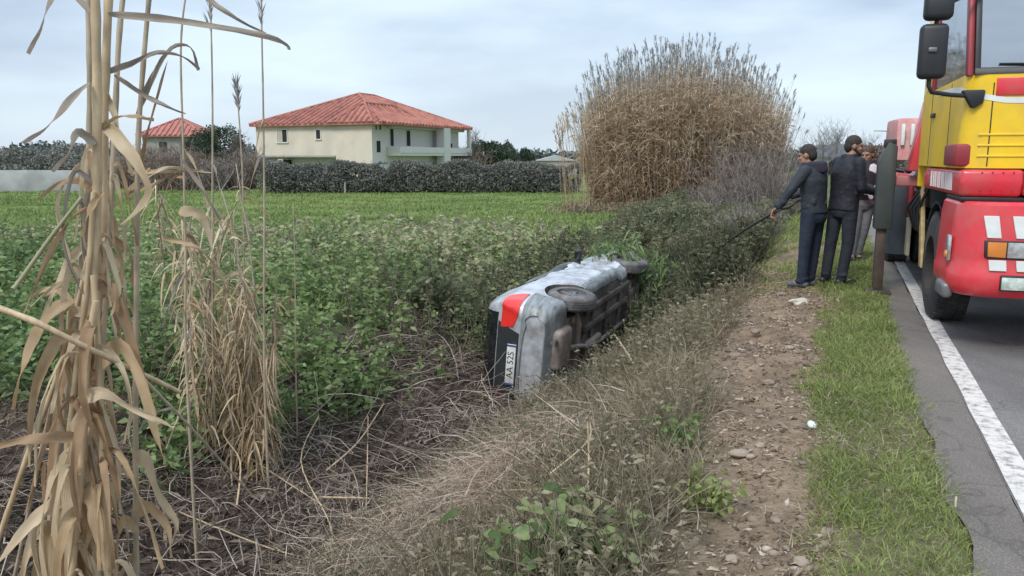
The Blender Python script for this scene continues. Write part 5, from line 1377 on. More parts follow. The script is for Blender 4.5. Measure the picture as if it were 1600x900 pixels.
tree(45, 268, 231, 70, 4.8, 'broad grey green bush behind the pale wall at the far left', M_hedge, 'bush', .6, n=9000)
tree(120, 268, 226, 74, 3.6, 'rounded olive bush behind the shed roof at left', M_hedge, 'bush', .75, n=7000)
tree(1362, 300, 226, 55, 1.7, 'reddish brown roadside bush between the men and the truck', vegmat('reddish brown leaves', [(0, (.10, .065, .055)), (.5, (.19, .13, .11)), (1, (.28, .21, .18))]), 'bush', .5, n=4200, sz=.18)
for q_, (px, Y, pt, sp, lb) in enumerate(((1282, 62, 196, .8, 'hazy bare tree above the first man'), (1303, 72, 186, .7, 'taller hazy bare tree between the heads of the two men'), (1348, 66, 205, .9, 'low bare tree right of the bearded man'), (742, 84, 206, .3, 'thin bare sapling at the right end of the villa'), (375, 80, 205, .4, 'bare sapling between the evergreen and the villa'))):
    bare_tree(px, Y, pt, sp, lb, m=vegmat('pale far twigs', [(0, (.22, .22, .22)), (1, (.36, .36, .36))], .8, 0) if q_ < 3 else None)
# low white shed, far hedge line
A = unproj(838, 243, 110)
ws = empty('greenhouse', (A.x, 110, -1), label='low grey greenhouse far off right of the evergreens', cat='greenhouse')
MB().box((0, 0, 0), (5.5, 6, 2.0)).done('wall', M_conc, ws)
MB().prism([(-.2, 2.0), (2.75, 2.75), (5.7, 2.0)], 'y', -.2, 6.2).done('roof', mat('grey sheeting', (.40, .42, .42), .5), ws)
v = Veg(); N = 26000
x = U(-95, 60, N); yv = 120 + 12 * rng.random(N); hh = 1.4 + 3.2 * fbm(x * .12, yv * .1, 59, 3) ** 1.4; zf = rng.random(N) ** .8
P = np.stack([x, yv, -1.2 + zf * hh * 1.35], -1); D = rng.normal(size=P.shape)
v.strips(P, D, U(.5, 1.1, N), .45, np.clip(fbm(x * .3, zf * 2, 58, 3) + rng.normal(size=N) * .12, 0, 1), 2, .1, 'leaf').done('far_woodland', vegmat('far tree line', [(0, (.085, .105, .10)), (.6, (.15, .175, .16)), (1, (.22, .235, .21))], .8, .1), kind='stuff')
# street lamp down the road
p = unproj(1387, 250, 70); zt_ = unproj(1387, 203, 70).z
sl_ = empty('street_lamp', (p.x, 70, -.1), label='slender grey street lamp with a curved arm down the road', cat='street lamp')
MB().tube([(0, 0, 0), (0, 0, zt_ - .5), (-.08, 0, zt_ - .15), (-.35, 0, zt_), (-1.0, 0, zt_ + .02)], [.06, .05, .045, .04, .035], 8).done('pole', M_gry, sl_)
MB().box((-1.35, -.09, zt_ - .03), (-.95, .09, zt_ + .06), .03).done('lamp_head', M_pale, sl_)

# ------------------------------------------------------------------ the big reed stand
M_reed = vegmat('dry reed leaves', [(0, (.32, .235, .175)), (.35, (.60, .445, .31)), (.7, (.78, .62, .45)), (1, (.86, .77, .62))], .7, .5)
M_rstem = vegmat('dry reed canes', [(0, (.17, .125, .085)), (.6, (.29, .225, .155)), (1, (.42, .36, .28))], .6, 0)
M_plume = vegmat('grey reed plumes', [(0, (.24, .25, .26)), (.6, (.38, .38, .37)), (1, (.52, .50, .46))], .8, .2)
RC = np.array([6.35, 30.0])
reed = empty('reed_stand', (RC[0], RC[1], g1(*RC)), label='tall brown stand of dry giant reeds beside the ditch', cat='reeds')
NS = 2600
ang = U(0, 6.28, NS); rad_ = np.sqrt(rng.random(NS))
rad_ = rad_ * (.86 + .28 * fbm(np.cos(ang) * 2 + 4, np.sin(ang) * 2 + 4, 68, 2)); bx, by = np.cos(ang) * rad_ * 3.35, np.sin(ang) * rad_ * 2.2
dome = 1 - .30 * np.clip(np.abs(bx) / 3.35, 0, 1) ** 3.6
lopn = fbm(bx * .8 + 5, by * .8, 63, 3)
Ht = (3.85 + 1.5 * lopn) * dome * U(.82, 1.08, NS)
lean = np.stack([bx / 3.35 * .18 + rng.normal(size=NS) * .085, by * .05 + rng.normal(size=NS) * .085, np.ones(NS)], -1)
P = np.stack([bx, by, gz(bx + RC[0], by + RC[1]) - g1(*RC) - .1], -1)
pth = curvy(P, lean, Ht * 1.04, 5, .012)
Veg().stems(pth, np.array([.011, .010, .009, .007, .004])[None] * U(.8, 1.2, (NS, 1)), rng.random(NS), 3).done('canes', M_rstem, reed, 'stuff')
NL = 34
f = U(.05, .93, (NS, NL)); ii = np.clip((f * 4).astype(int), 0, 3); fr_ = f * 4 - ii
ar = np.arange(NS)[:, None]
LP = pth[ar, ii] * (1 - fr_[..., None]) + pth[ar, ii + 1] * fr_[..., None]
LD = rng.normal(size=(NS, NL, 3)) * .6; LD[..., 2] = U(.1, 1.3, (NS, NL))
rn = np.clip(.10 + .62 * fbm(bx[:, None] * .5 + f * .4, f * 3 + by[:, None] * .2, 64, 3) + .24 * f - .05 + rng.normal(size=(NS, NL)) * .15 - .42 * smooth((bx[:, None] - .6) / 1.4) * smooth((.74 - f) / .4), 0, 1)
Ll = U(.30, .75, (NS, NL))
kk = rng.random((NS, NL)) < (1.05 - f ** 6 * 1.0)
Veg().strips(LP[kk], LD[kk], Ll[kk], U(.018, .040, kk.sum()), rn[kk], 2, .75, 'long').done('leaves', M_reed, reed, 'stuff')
# plumes on the tall ones
tp = np.nonzero((lopn + rng.normal(size=NS) * .12 > .45))[0]; tp = tp[rng.random(len(tp)) < .42]
extra = Veg(); T0 = pth[tp, -1]; ext = U(.2, .75, len(tp)) * (1 - .2 * (np.abs(bx[tp]) / 3.3)); dirp = norm(pth[tp, -1] - pth[tp, -2])
pp = curvy(T0, dirp, ext, 3, .02); extra.stems(pp, np.array([.006, .005, .003])[None], U(.3, 1, len(tp)), 3)
n_ = 22; fq = rng.random((len(tp), n_)); base = pp[:, 1][:, None] * (1 - fq[..., None]) + pp[:, 2][:, None] * fq[..., None]
dd = dirp[:, None] * 1.6 + rng.normal(size=(len(tp), n_, 3)) * .33
extra.strips(base.reshape(-1, 3), dd.reshape(-1, 3), U(.10, .26, len(tp) * n_), .016, np.repeat(rng.random(len(tp)), n_), 2, .3, 'leaf').done('plumes', M_plume, reed, 'stuff')
# thinner fringe of reeds left of the stand
fr2 = empty('reed_fringe', (unproj(892, 300, 29.5).x, 29.5, g1(unproj(892, 300, 29.5).x, 29.5)), label='sparse pale reeds with plumes at the left edge of the brown stand', cat='reeds')
n2_ = 30; P = np.stack([U(-.30, .75, n2_), rng.normal(size=n2_) * .4, np.full(n2_, -.1)], -1)
hts = 2.3 + 1.35 * (P[:, 0] + .35) / 1.1 + U(.0, .8, n2_); lean2 = updir(n2_, .05); lean2[:, 0] -= .09; pth2 = curvy(P, lean2, hts, 4, .02)
v = Veg().stems(pth2, np.array([.008, .007, .006, .003])[None], U(.2, .8, n2_), 3)
pl_i = np.repeat(np.arange(n2_), 26); fq = rng.random(len(pl_i)); ba = pth2[pl_i, 2] * (1 - fq[:, None]) * .5 + pth2[pl_i, 3] * (fq[:, None] * .5 + .5) + pth2[pl_i, 2] * 0
ba = pth2[pl_i, 3] - (pth2[pl_i, 3] - pth2[pl_i, 2]) * (fq * .45)[:, None]
dd = np.array([0, 0, 1.]) + rng.normal(size=(len(pl_i), 3)) * .3
v.strips(ba, dd, U(.12, .3, len(pl_i)), .02, rng.random(n2_)[pl_i], 2, .3, 'leaf').done('canes', M_reed, fr2, 'stuff')
tag(fr2)
# grey twiggy bush leaning against the right of the stand
def twig_bush(X, Y, H, W, label, m, n=90, name='twiggy_bush', tw=14, rs=1.0):
    b_ = empty(name, (X, Y, g1(X, Y)), label=label, cat='bush')
    v = Veg(); P = np.stack([rng.normal(size=n) * W * .22, rng.normal(size=n) * W * .2, np.zeros(n) - .05], -1); D = updir(n, .38); D[:, 0] += P[:, 0] * .35 / max(W, .1)
    p = curvy(P, D, H * U(.55, 1.05, n), 6, .05); v.stems(p, np.linspace(.014, .004, 6)[None] * rs * U(.6, 1.3, (n, 1)), rng.random(n), 3)
    k = rng.integers(0, n, n * tw); j = rng.integers(1, 6, n * tw); v.stems(curvy(p[k, j], updir(n * tw, .8), H * U(.08, .24, n * tw), 4, .09), np.linspace(.005, .002, 4)[None] * rs, rng.random(n * tw), 3)
    v.done('twigs', m, b_, 'stuff'); return b_
M_gtw = vegmat('grey purple twigs', [(0, (.12, .10, .092)), (.5, (.23, .195, .175)), (1, (.40, .35, .32))], .8, 0)
for px, Y, H, W, lb in ((1165, 25.5, 2.6, 2.3, 'tall grey purple twiggy bush in front of the reed stand'), (1215, 24.0, 2.3, 1.9, 'bare twiggy bush behind the arm of the first man'), (1120, 24.5, 1.3, 1.8, 'lower grey twiggy bush at the foot of the reeds'), (1180, 17.5, 1.05, 1.3, 'small bare thicket beneath the hand that holds the cable')):
    X = unproj(px, 300, Y).x; twig_bush(X, Y, H, W, lb, M_gtw, 110)
M_btw = vegmat('reddish brown twigs', [(0, (.15, .11, .09)), (.5, (.26, .20, .165)), (1, (.33, .27, .235))], .8, 0)
for px, Y, H, W, lb, m_ in ((383, 63, 3.0, 2.0, 'small bare brown shrub at the left end of the villa', M_btw), (730, 82, 3.3, 1.6, 'narrow brown shrub against the right end of the villa', M_btw),
        (262, 62, 3.5, 4.0, 'brown leafless thicket below the small red roof', M_btw), (300, 61, 2.6, 3.6, 'pinkish bare thicket between the shed and the evergreen', M_btw), (345, 60, 2.4, 3.4, 'greyish twiggy bush below the evergreen tree', M_gtw), (222, 64, 3.0, 3.4, 'bare brown bush beside the shed', M_btw)):
    X = unproj(px, 300, Y).x; twig_bush(X, Y, H, W, lb, m_, 130, tw=26, rs=3.0)
# rounded grey green bush below the reeds
for px, Y, rx, rz, lb in ((1075, 21.0, .85, .55, 'rounded grey green bush at the foot of the reed stand'), (985, 16.5, .75, .40, 'low grey green bush in the weeds behind the car'), (1130, 16.0, .6, .35, 'small grey green bush above the ditch bank')):
    X = unproj(px, 300, Y).x; z0 = g1(X, Y)
    b_ = empty('bush', (X, Y, z0), label=lb, cat='bush')
    foliage((0, 0, rz * .7), (rx, rx, rz), 3000, .10, int(px) % 89, .55, .4, .35).done('foliage', M_olive, b_)
    v = Veg(); v.stems(curvy(np.zeros((20, 3)), updir(20, .6), rz * 1.2, 4, .06), np.linspace(.012, .004, 4)[None], rng.random(20), 3).done('stems', M_bare, b_, 'stuff')
# ------------------------------------------------------------------ dry reeds close to the camera
M_cane = mat('pale dry cane', (.54, .415, .255), .55, var=.22, scale=9, dirt=(.33, .22, .13), dirt_amt=.7, dirt_scale=7, stretch=(6, 6, .8))
M_cane2 = mat('grey weathered cane', (.42, .345, .24), .6, var=.25, scale=9, dirt=(.20, .16, .125), dirt_amt=.6, dirt_scale=7, stretch=(6, 6, .8))
def leafmat(name, c0, c1, trans=.3):
    m, t, b, o = nodemat(name); l = t.links.new
    tc = t.nodes.new('ShaderNodeTexCoord')
    n = t.nodes.new('ShaderNodeTexNoise'); n.inputs['Scale'].default_value = 7; n.inputs['Detail'].default_value = 7
    l(tc.outputs['Object'], n.inputs['Vector'])
    r = t.nodes.new('ShaderNodeValToRGB'); e = r.color_ramp.elements; e[0].position = .32; e[1].position = .66; e[0].color = (*c0, 1); e[1].color = (*c1, 1)
    l(n.outputs['Fac'], r.inputs[0])
    # fine veins along the blade
    at = t.nodes.new('ShaderNodeAttribute'); at.attribute_name = 'rnd'
    wv = t.nodes.new('ShaderNodeMath'); wv.operation = 'MULTIPLY'; wv.inputs[1].default_value = 34; l(at.outputs['Fac'], wv.inputs[0])
    sn = t.nodes.new('ShaderNodeMath'); sn.operation = 'SINE'; l(wv.outputs[0], sn.inputs[0])
    mr = t.nodes.new('ShaderNodeMapRange'); mr.inputs[1].default_value = -1; mr.inputs[2].default_value = 1; mr.inputs[3].default_value = .93; mr.inputs[4].default_value = 1.03; l(sn.outputs[0], mr.inputs[0])
    vm = t.nodes.new('ShaderNodeVectorMath'); vm.operation = 'SCALE'; l(r.outputs[0], vm.inputs[0]); l(mr.outputs[0], vm.inputs['Scale'])
    l(vm.outputs[0], b.inputs['Base Color']); b.inputs['Roughness'].default_value = .6; b.inputs['Specular IOR Level'].default_value = .3
    bp = t.nodes.new('ShaderNodeBump'); bp.inputs['Strength'].default_value = .25; bp.inputs['Distance'].default_value = .002; l(sn.outputs[0], bp.inputs['Height']); l(bp.outputs[0], b.inputs['Normal'])
    tr = t.nodes.new('ShaderNodeBsdfTranslucent'); l(vm.outputs[0], tr.inputs[0]); mx = t.nodes.new('ShaderNodeMixShader'); mx.inputs[0].default_value = trans
    l(b.outputs[0], mx.inputs[1]); l(tr.outputs[0], mx.inputs[2]); l(mx.outputs[0], o.inputs[0])
    return m
ML = [leafmat('dry tan leaf', (.40, .28, .155), (.60, .45, .28)), leafmat('dry pale leaf', (.50, .385, .24), (.68, .56, .39)), leafmat('dry brown leaf', (.29, .18, .105), (.48, .33, .20)), leafmat('dry grey leaf', (.28, .235, .19), (.42, .36, .29))]
rd_ = random.Random(3)
def blade(pts, width, m, parent, nseg=18, fold=.35, twist=0, ref=None, name='leaf', tilt=0):
    """long folded leaf along a smooth line of 3-D points"""
    p = spline([Vector(q) for q in pts], max(2, nseg // max(1, len(pts) - 1)))
    n = len(p); V = []; rn = []
    ref = Vector(ref) if ref is not None else Vector((0, -1, .25))
    for k in range(n):
        t = k / (n - 1); d = (p[min(k + 1, n - 1)] - p[max(k - 1, 0)]).normalized()
        s = d.cross(ref); s = s.normalized() if s.length > 1e-3 else d.orthogonal().normalized()
        s = Matrix.Rotation(tilt + twist * t, 3, d) @ s; nn = s.cross(d)
        wd = width * .5 * (min(1, t * 6 + .4)) * (1 - t ** 2.0) + .0012
        wob = 1 + .10 * math.sin(t * 17 + n) * t
        for j, u in enumerate((-1, -.5, 0, .5, 1)):
            if abs(u) == 1: wob = (1 + .10 * math.sin(t * 17 + n) * t) * rd_.uniform(.80, 1.06)
            V.append(p[k] + s * (u * wd * wob) + nn * (abs(u) * fold * wd + .006 * math.sin(t * 11 + u * 2 + width * 90)))
            rn.append(u)
    Q = [(k * 5 + j, k * 5 + j + 1, k * 5 + 6 + j, k * 5 + 5 + j) for k in range(n - 1) for j in range(4)]
    me = np_mesh(name, [v[:] for v in V], np.array(Q), np.array(rn))
    return link(name, me, m, parent)
def up_(px, py, Y): return unproj(px, py, Y)
def cane(pix, Y, r0, r1, label, m, base_dz=None, name='dry_reed', nodes=.24, group=None, low=None):
    """stem through picture points at distance Y, rooted in the ground"""
    pts = [up_(px, py, Y + dy) for px, py, dy in pix]
    a, b_ = pts[0], pts[1]
    if low is None:
        d = (a - b_).normalized(); g = a.copy()
        for _ in range(60):
            if g.z < g1(g.x, g.y) - .05: break
            g += d * .05
        low = g
    pts = [Vector(low)] + pts
    root = empty(name, low, label=label, cat='reed', group=group)
    sp = [q - Vector(low) for q in spline(pts, 9)]
    ln = [0]
    for q, w_ in zip(sp, sp[1:]): ln.append(ln[-1] + (w_ - q).length)
    T = ln[-1]; P2 = []; rr = []; k = 0
    N = max(24, int(T / .06))
    for i in range(N + 1):
        L_ = T * i / N
        while k < len(ln) - 2 and ln[k + 1] < L_: k += 1
        f = (L_ - ln[k]) / max(ln[k + 1] - ln[k], 1e-6); P2.append(sp[k].lerp(sp[k + 1], f))
        rr.append(r0 + (r1 - r0) * i / N)
    nd = max(1, int(round(nodes / (T / N))))
    for i in range(0, N + 1, nd): rr[i] *= 1.16
    MB().tube(P2, rr, 9).done('stem', m, root, 60)
    return root, P2, Vector(low)
def sheath(root, P2, f, length, width, dirv, m, droop=.5, tilt=0, twist=.6):
    p = P2[int(f * (len(P2) - 1))]; d = Vector(dirv).normalized()
    pts = [p, p + d * length * .3 + Vector((0, 0, .05 * length)), p + d * length * .65 - Vector((0, 0, droop * length * .22)), p + d * length - Vector((0, 0, droop * length * .7))]
    return blade(pts, width, m, root, 15, twist=twist, tilt=tilt)
rd_ = random.Random(3)
def dress(root, P2, n, f0, f1, ln=(.25, .5), wd=(.022, .042), mats=ML, down=.5, side=1.0):
    for k in range(n):
        f = f0 + (f1 - f0) * (k + rd_.random()) / n
        a = rd_.uniform(0, 6.28)
        sheath(root, P2, f, rd_.uniform(*ln), rd_.uniform(*wd), (math.cos(a) * side, math.sin(a) * .8 * side, rd_.uniform(-down, .5)), rd_.choice(mats), rd_.uniform(.3, 1.3), rd_.uniform(-1, 1), rd_.uniform(-1.4, 1.4))
def leaf_px(root, low, pix, Y, width, m, twist=.5, tilt=0, fold=.35):
    pts = [up_(px, py, Y + dy) - low for px, py, dy in pix]
    return blade(pts, width, m, root, 18, twist=twist, tilt=tilt, fold=fold)
A1, P1_, L1 = cane([(98, 890, 0), (125, 620, 0), (148, 400, 0), (152, 180, 0), (148, -60, 0)], 2.70, .020, .014, 'thickest pale cane at the left of the near reed bundle', M_cane)
A2, P2_, L2 = cane([(128, 890, .06), (140, 640, .05), (160, 380, .05), (163, 180, .04), (172, -60, .05)], 2.74, .019, .013, 'pale brown cane just right of the thickest one in the near bundle', M_cane)
A3, P3_, L3 = cane([(70, 890, .1), (105, 600, .08), (131, 380, .06), (141, 160, .05), (136, -60, .05)], 2.80, .014, .010, 'greyish cane on the left side of the near bundle, slightly leaning', M_cane2)
B1, Q1_, K1 = cane([(84, 890, .02), (112, 640, .02), (138, 420, .02), (146, 300, .02)], 2.66, .013, .008, 'yellowish broken cane close on the left of the thickest one', M_cane)
B2, Q2_, K2 = cane([(168, 890, -.02), (160, 700, 0), (152, 520, .02), (146, 430, .03)], 2.62, .014, .010, 'short thick cane leaning left at the right foot of the bundle', M_cane)
B3, Q3_, K3 = cane([(112, 890, -.05), (128, 720, -.04), (136, 560, -.02), (150, 470, 0)], 2.62, .015, .011, 'stubby pale cane in the middle of the foot of the bundle', M_cane)
A4, P4_, L4 = cane([(150, 890, .12), (158, 600, .1), (175, 300, .1), (186, 60, .12), (200, -60, .15)], 2.85, .013, .009, 'thin cane leaning right out of the near bundle', M_cane2)
A5, P5_, L5 = cane([(213, 890, 0), (212, 600, 0), (214, 400, 0), (217, 200, 0), (238, -60, 0)], 2.95, .0125, .008, 'single slender cane standing right of the near bundle', M_cane2)
A6, P6_, L6 = cane([(0, 835, 0), (40, 720, 0), (85, 600, 0), (120, 480, 0), (138, 400, 0)], 2.75, .011, .008, 'pale cane leaning up from the bottom left corner into the bundle', M_cane)
A7, P7_, L7 = cane([(35, 845, .2), (70, 680, .1), (100, 560, .05), (128, 430, 0)], 2.95, .009, .007, 'thin brown cane leaning up beside the bottom left one', M_cane2)
A8, P8_, L8 = cane([(33, 436, 0), (80, 370, .03), (128, 308, .06)], 2.6, .0075, .006, 'thin greenish stalk slanting up to the bundle from the left', mat('greenish dry stalk', (.30, .29, .17), .6, var=.2), low=up_(20, 452, 2.58))
A9, P9_, L9 = cane([(0, 482, 0), (60, 505, 0), (130, 540, .05), (280, 612, .3)], 2.5, .011, .008, 'broken pale stalk slanting down to the right across the bundle', M_cane, low=up_(-60, 462, 2.5))
A10, P10_, L10 = cane([(225, 592, .0), (300, 670, .2), (345, 720, .35), (392, 772, .5)], 3.4, .0065, .005, 'long thin grey stalk fallen across the ditch right of the slender cane', M_cane2, low=up_(222, 588, 3.4))
# named leaves that stand out
leaf_px(A2, L2, [(163, 192, 0), (195, 225, -.05), (222, 265, -.1), (236, 300, -.1), (214, 330, -.08), (190, 352, -.05)], 2.72, .050, ML[1], .5, .2)
leaf_px(A1, L1, [(140, 130, 0), (110, 158, -.05), (75, 198, -.1), (36, 224, -.12)], 2.68, .024, ML[3], .6)
leaf_px(A3, L3, [(141, 20, 0), (100, -25, 0), (78, 5, -.05), (64, 45, -.08), (44, 84, -.1)], 2.7, .022, ML[3], .5)
leaf_px(A2, L2, [(170, 22, 0), (250, 30, -.05), (340, 42, -.08), (420, 58, -.1), (448, 70, -.1), (452, 78, -.1)], 2.75, .024, ML[3], .4)
leaf_px(A4, L4, [(190, -10, 0), (280, -30, 0), (340, 10, -.03), (380, 35, -.05), (415, 52, -.06)], 2.9, .022, ML[3], .5)
leaf_px(A4, L4, [(180, 118, 0), (225, 148, -.02), (265, 168, -.04), (290, 178, -.05)], 2.8, .016, ML[3], .4)
leaf_px(A2, L2, [(160, 115, 0), (205, 100, 0), (245, 82, 0), (285, 88, 0), (312, 108, .05)], 2.8, .018, ML[3], .8)
leaf_px(A5, L5, [(216, 170, 0), (232, 130, 0), (250, 95, 0), (268, 78, 0)], 2.95, .012, ML[3], .3)
leaf_px(A5, L5, [(214, 178, 0), (240, 120, 0), (268, 75, .05), (298, 74, .08), (310, 110, .1)], 2.97, .018, ML[3], .6)
leaf_px(A5, L5, [(213, 300, 0), (228, 220, 0), (246, 150, .02), (262, 95, .05)], 3.0, .012, ML[2], .3)
leaf_px(A1, L1, [(125, 625, -.04), (160, 612, -.1), (200, 632, -.14), (240, 652, -.15), (272, 668, -.14)], 2.62, .046, ML[1], .5, .3)
leaf_px(A3, L3, [(108, 470, 0), (70, 510, -.08), (38, 575, -.12), (20, 640, -.12)], 2.7, .075, ML[0], .7, .3)
leaf_px(A1, L1, [(118, 682, -.03), (70, 684, -.1), (20, 692, -.14), (-30, 706, -.15)], 2.6, .040, ML[2], .4)
leaf_px(A2, L2, [(150, 580, 0), (190, 540, -.02), (225, 600, -.06), (245, 680, -.08), (258, 720, -.1)], 2.7, .060, ML[0], .6)
leaf_px(A2, L2, [(150, 430, 0), (185, 470, -.02), (215, 560, -.05), (232, 640, -.07)], 2.75, .055, ML[2], .5)
leaf_px(A5, L5, [(213, 720, 0), (228, 715, -.04), (250, 770, -.07), (276, 815, -.08), (268, 850, -.08)], 2.85, .055, ML[1], .8)
leaf_px(A5, L5, [(213, 800, 0), (235, 790, -.04), (262, 820, -.06), (268, 872, -.08)], 2.8, .060, ML[0], .8)
leaf_px(A5, L5, [(212, 745, 0), (190, 735, -.02), (176, 770, -.04), (172, 850, -.05), (180, 900, -.05)], 2.85, .026, ML[1], .5)
leaf_px(A5, L5, [(213, 830, 0), (196, 810, -.02), (184, 850, -.05), (182, 910, -.06)], 2.8, .030, ML[0], .5)
leaf_px(A1, L1, [(115, 700, 0), (100, 760, -.04), (90, 830, -.05), (82, 910, -.05)], 2.66, .090, ML[1], .3, .2)
leaf_px(A2, L2, [(135, 640, 0), (120, 730, -.05), (110, 820, -.07), (104, 905, -.08)], 2.64, .080, ML[1], .4, -.2)
leaf_px(A2, L2, [(132, 760, 0), (150, 790, -.05), (160, 850, -.07), (166, 910, -.08)], 2.62, .070, ML[0], .5)
leaf_px(A1, L1, [(112, 770, 0), (70, 800, -.05), (30, 840, -.08), (-20, 900, -.1)], 2.64, .060, ML[1], .6)
leaf_px(A4, L4, [(150, 470, 0), (150, 560, -.03), (165, 660, -.06), (180, 760, -.06)], 2.8, .055, ML[2], .4)
leaf_px(A3, L3, [(118, 520, 0), (96, 600, -.03), (86, 690, -.04), (70, 780, -.05)], 2.75, .050, ML[2], .4)
leaf_px(A1, L1, [(150, 225, 0), (122, 208, -.02), (108, 240, -.04), (82, 268, -.05)], 2.68, .028, ML[3], .5)
leaf_px(A2, L2, [(162, 300, -.0), (140, 330, -.05), (128, 370, -.06)], 2.7, .022, ML[0], .5)
for q, (root, P_, n, a, b_) in enumerate(((A1, P1_, 8, .18, .9), (A2, P2_, 9, .18, .9), (A3, P3_, 7, .18, .9), (A4, P4_, 6, .2, .9), (A5, P5_, 4, .25, .5))):
    dress(root, P_, n, a, b_, ln=(.16, .36), wd=(.014, .034), side=.55, down=1.6)
for root, P_, L_, n in ((A1, P1_, L1, 7), (A2, P2_, L2, 7), (A3, P3_, L3, 4)):        # old sheaths clasping the lower stems
    for k in range(n):
        f = .16 + .10 * rd_.random() + .32 * k / n; i0 = int(f * (len(P_) - 1)); i1 = max(0, i0 - int(len(P_) * rd_.uniform(.07, .13)))
        o_ = Vector((rd_.uniform(-.03, .03), -.016, 0)); q0, q1 = P_[i0], P_[i1]
        blade([q0, q0.lerp(q1, .4) + o_, q0.lerp(q1, .8) + o_ * 1.8, q1 + o_ * 3], rd_.uniform(.03, .055), rd_.choice(ML[:3]), root, 12, fold=.8, twist=rd_.uniform(-.5, .5))

# ragged sheaths and torn leaves all down the bundle
for k in range(96):
    root, P_ = ((A1, P1_), (A2, P2_), (A3, P3_), (A4, P4_))[k % 4]
    f = .2 + .62 * ((k * 7) % 96) / 96; i0 = int(f * (len(P_) - 1)); q0 = P_[i0]
    a = rd_.uniform(0, 6.28); dv_ = Vector((math.cos(a), math.sin(a) * .8, 0)); ln = rd_.uniform(.14, .34)
    q1 = q0 + dv_ * ln * .20 + Vector((0, 0, rd_.uniform(-.05, .06))); q2 = q0 + dv_ * ln * .36 - Vector((0, 0, ln * .5)); q3 = q0 + dv_ * ln * rd_.uniform(.2, .5) - Vector((0, 0, ln * 1.05))
    blade([q0, q1, q2, q3], rd_.uniform(.008, .026), rd_.choice(ML), root, 12, twist=rd_.uniform(-2.2, 2.2), tilt=rd_.uniform(-1, 1), fold=rd_.uniform(.2, .8))
for k in range(78):
    root, P_ = ((A1, P1_), (A2, P2_), (B1, Q1_), (B2, Q2_), (B3, Q3_), (A3, P3_))[k % 6]
    top = {0: .42, 1: .42, 2: .9, 3: .95, 4: .95, 5: .42}[k % 6]
    f = top * (.45 + .55 * ((k * 11) % 78) / 78); q0 = P_[int(f * (len(P_) - 1))]
    a = rd_.uniform(0, 6.28); dv_ = Vector((math.cos(a), math.sin(a) * .7 - .25, 0)); ln = rd_.uniform(.2, .45)
    blade([q0, q0 + dv_ * ln * .16 + Vector((0, 0, rd_.uniform(-.02, .06))), q0 + dv_ * ln * .34 - Vector((0, 0, ln * .45)), q0 + dv_ * ln * rd_.uniform(.15, .5) - Vector((0, 0, ln * 1.0))], rd_.uniform(.018, .048), rd_.choice(ML[:3]), root, 12, twist=rd_.uniform(-1.6, 1.6), tilt=rd_.uniform(-1, 1), fold=rd_.uniform(.2, .7))
# withered clump beyond, and the thin canes that rise from it
KC = unproj(362, 640, 6.4); KZ = g1(KC.x, 6.4)
clump = empty('withered_reed_clump', (KC.x, 6.4, KZ), label='bushy clump of drooping straw coloured reed leaves beyond the near bundle', cat='reeds')
n = 30; P = np.stack([rng.normal(size=n) * .13, rng.normal(size=n) * .12, np.zeros(n) - .05], -1)
hts = U(1.2, 2.25, n); pth3 = curvy(P, updir(n, .085), hts * (.8 + .35 * (P[:, 0] < .05)), 6, .05)
Veg().stems(pth3, np.linspace(.011, .005, 6)[None] * U(.7, 1.2, (n, 1)), U(.3, 1, n), 5).done('canes', M_rstem, clump, 'stuff')
m_ = 2100; ii = rng.integers(0, n, m_); jj = rng.integers(1, 6, m_); ff = rng.random((m_, 1)); BP = pth3[ii, jj - 1] * (1 - ff) + pth3[ii, jj] * ff
D = rng.normal(size=(m_, 3)) * .75; D[:, 2] = U(-1.2, .8, m_)
M_strawleaf = vegmat('straw coloured drooping leaves', [(0, (.24, .16, .09)), (.4, (.44, .325, .19)), (.75, (.60, .475, .31)), (1, (.74, .64, .47))], .65, .25)
Veg().strips(BP, D, U(.10, .27, m_), U(.009, .022, m_), np.clip(.25 + .5 * rng.random(m_) + .25 * (BP[:, 2] / 2.1), 0, 1), 4, 1.0, 'long', sway=.12).done('drooping_leaves', M_strawleaf, clump, 'stuff')
def thin_cane(pix, Y, label, r=.012, plume=0, dressn=5):
    root, P_, low = cane(pix, Y, r, r * .5, label, M_cane2, low=Vector((unproj(pix[0][0], 640, Y).x, Y, g1(unproj(pix[0][0], 640, Y).x, Y) - .05)), nodes=.3)
    dress(root, P_, dressn, .3, .8, ln=(.12, .35), wd=(.012, .024), side=.6, down=1.4)
    if plume:
        v = Veg(); k = 60; tip = np.array(P_[-1]); prev = np.array(P_[-max(4, int(plume / .06))]); f = rng.random((k, 1)); B = prev * (1 - f) + tip * f
        d0 = norm((tip - prev)[None]); v.strips(B, d0 * 2 + rng.normal(size=(k, 3)) * .35, U(.08, .2, k), .010, rng.random(k), 2, .3, 'leaf').done('plume', M_plume, root, 'stuff')
    return root, P_, low
T1 = thin_cane([(291, 560, 0), (290, 400, 0), (287, 250, 0), (283, 60, 0), (300, -60, 0)], 5.2, 'thin cane crossing in front of the small red roof', .011, 0, 9)
T2 = thin_cane([(333, 560, 0), (332, 330, 0), (332, 160, 0), (329, 10, 0), (326, -40, 0)], 6.3, 'thin plumed cane in front of the dark evergreen', .011, .5, 3)
T3 = thin_cane([(384, 560, 0), (380, 320, 0), (376, 220, 0), (369, 128, 0)], 6.5, 'shorter plumed cane between the evergreen and the villa', .010, .35, 3)
T4 = thin_cane([(413, 570, 0), (413, 320, 0), (411, 150, 0), (409, 50, 0), (408, -60, 0)], 6.2, 'tall plumed cane in front of the left end of the villa', .011, .55, 5)
T5 = thin_cane([(462, 560, 0), (461, 420, 0), (458, 318, 0)], 7.0, 'short yellowish stalk right of the withered clump', .008, 0, 3)
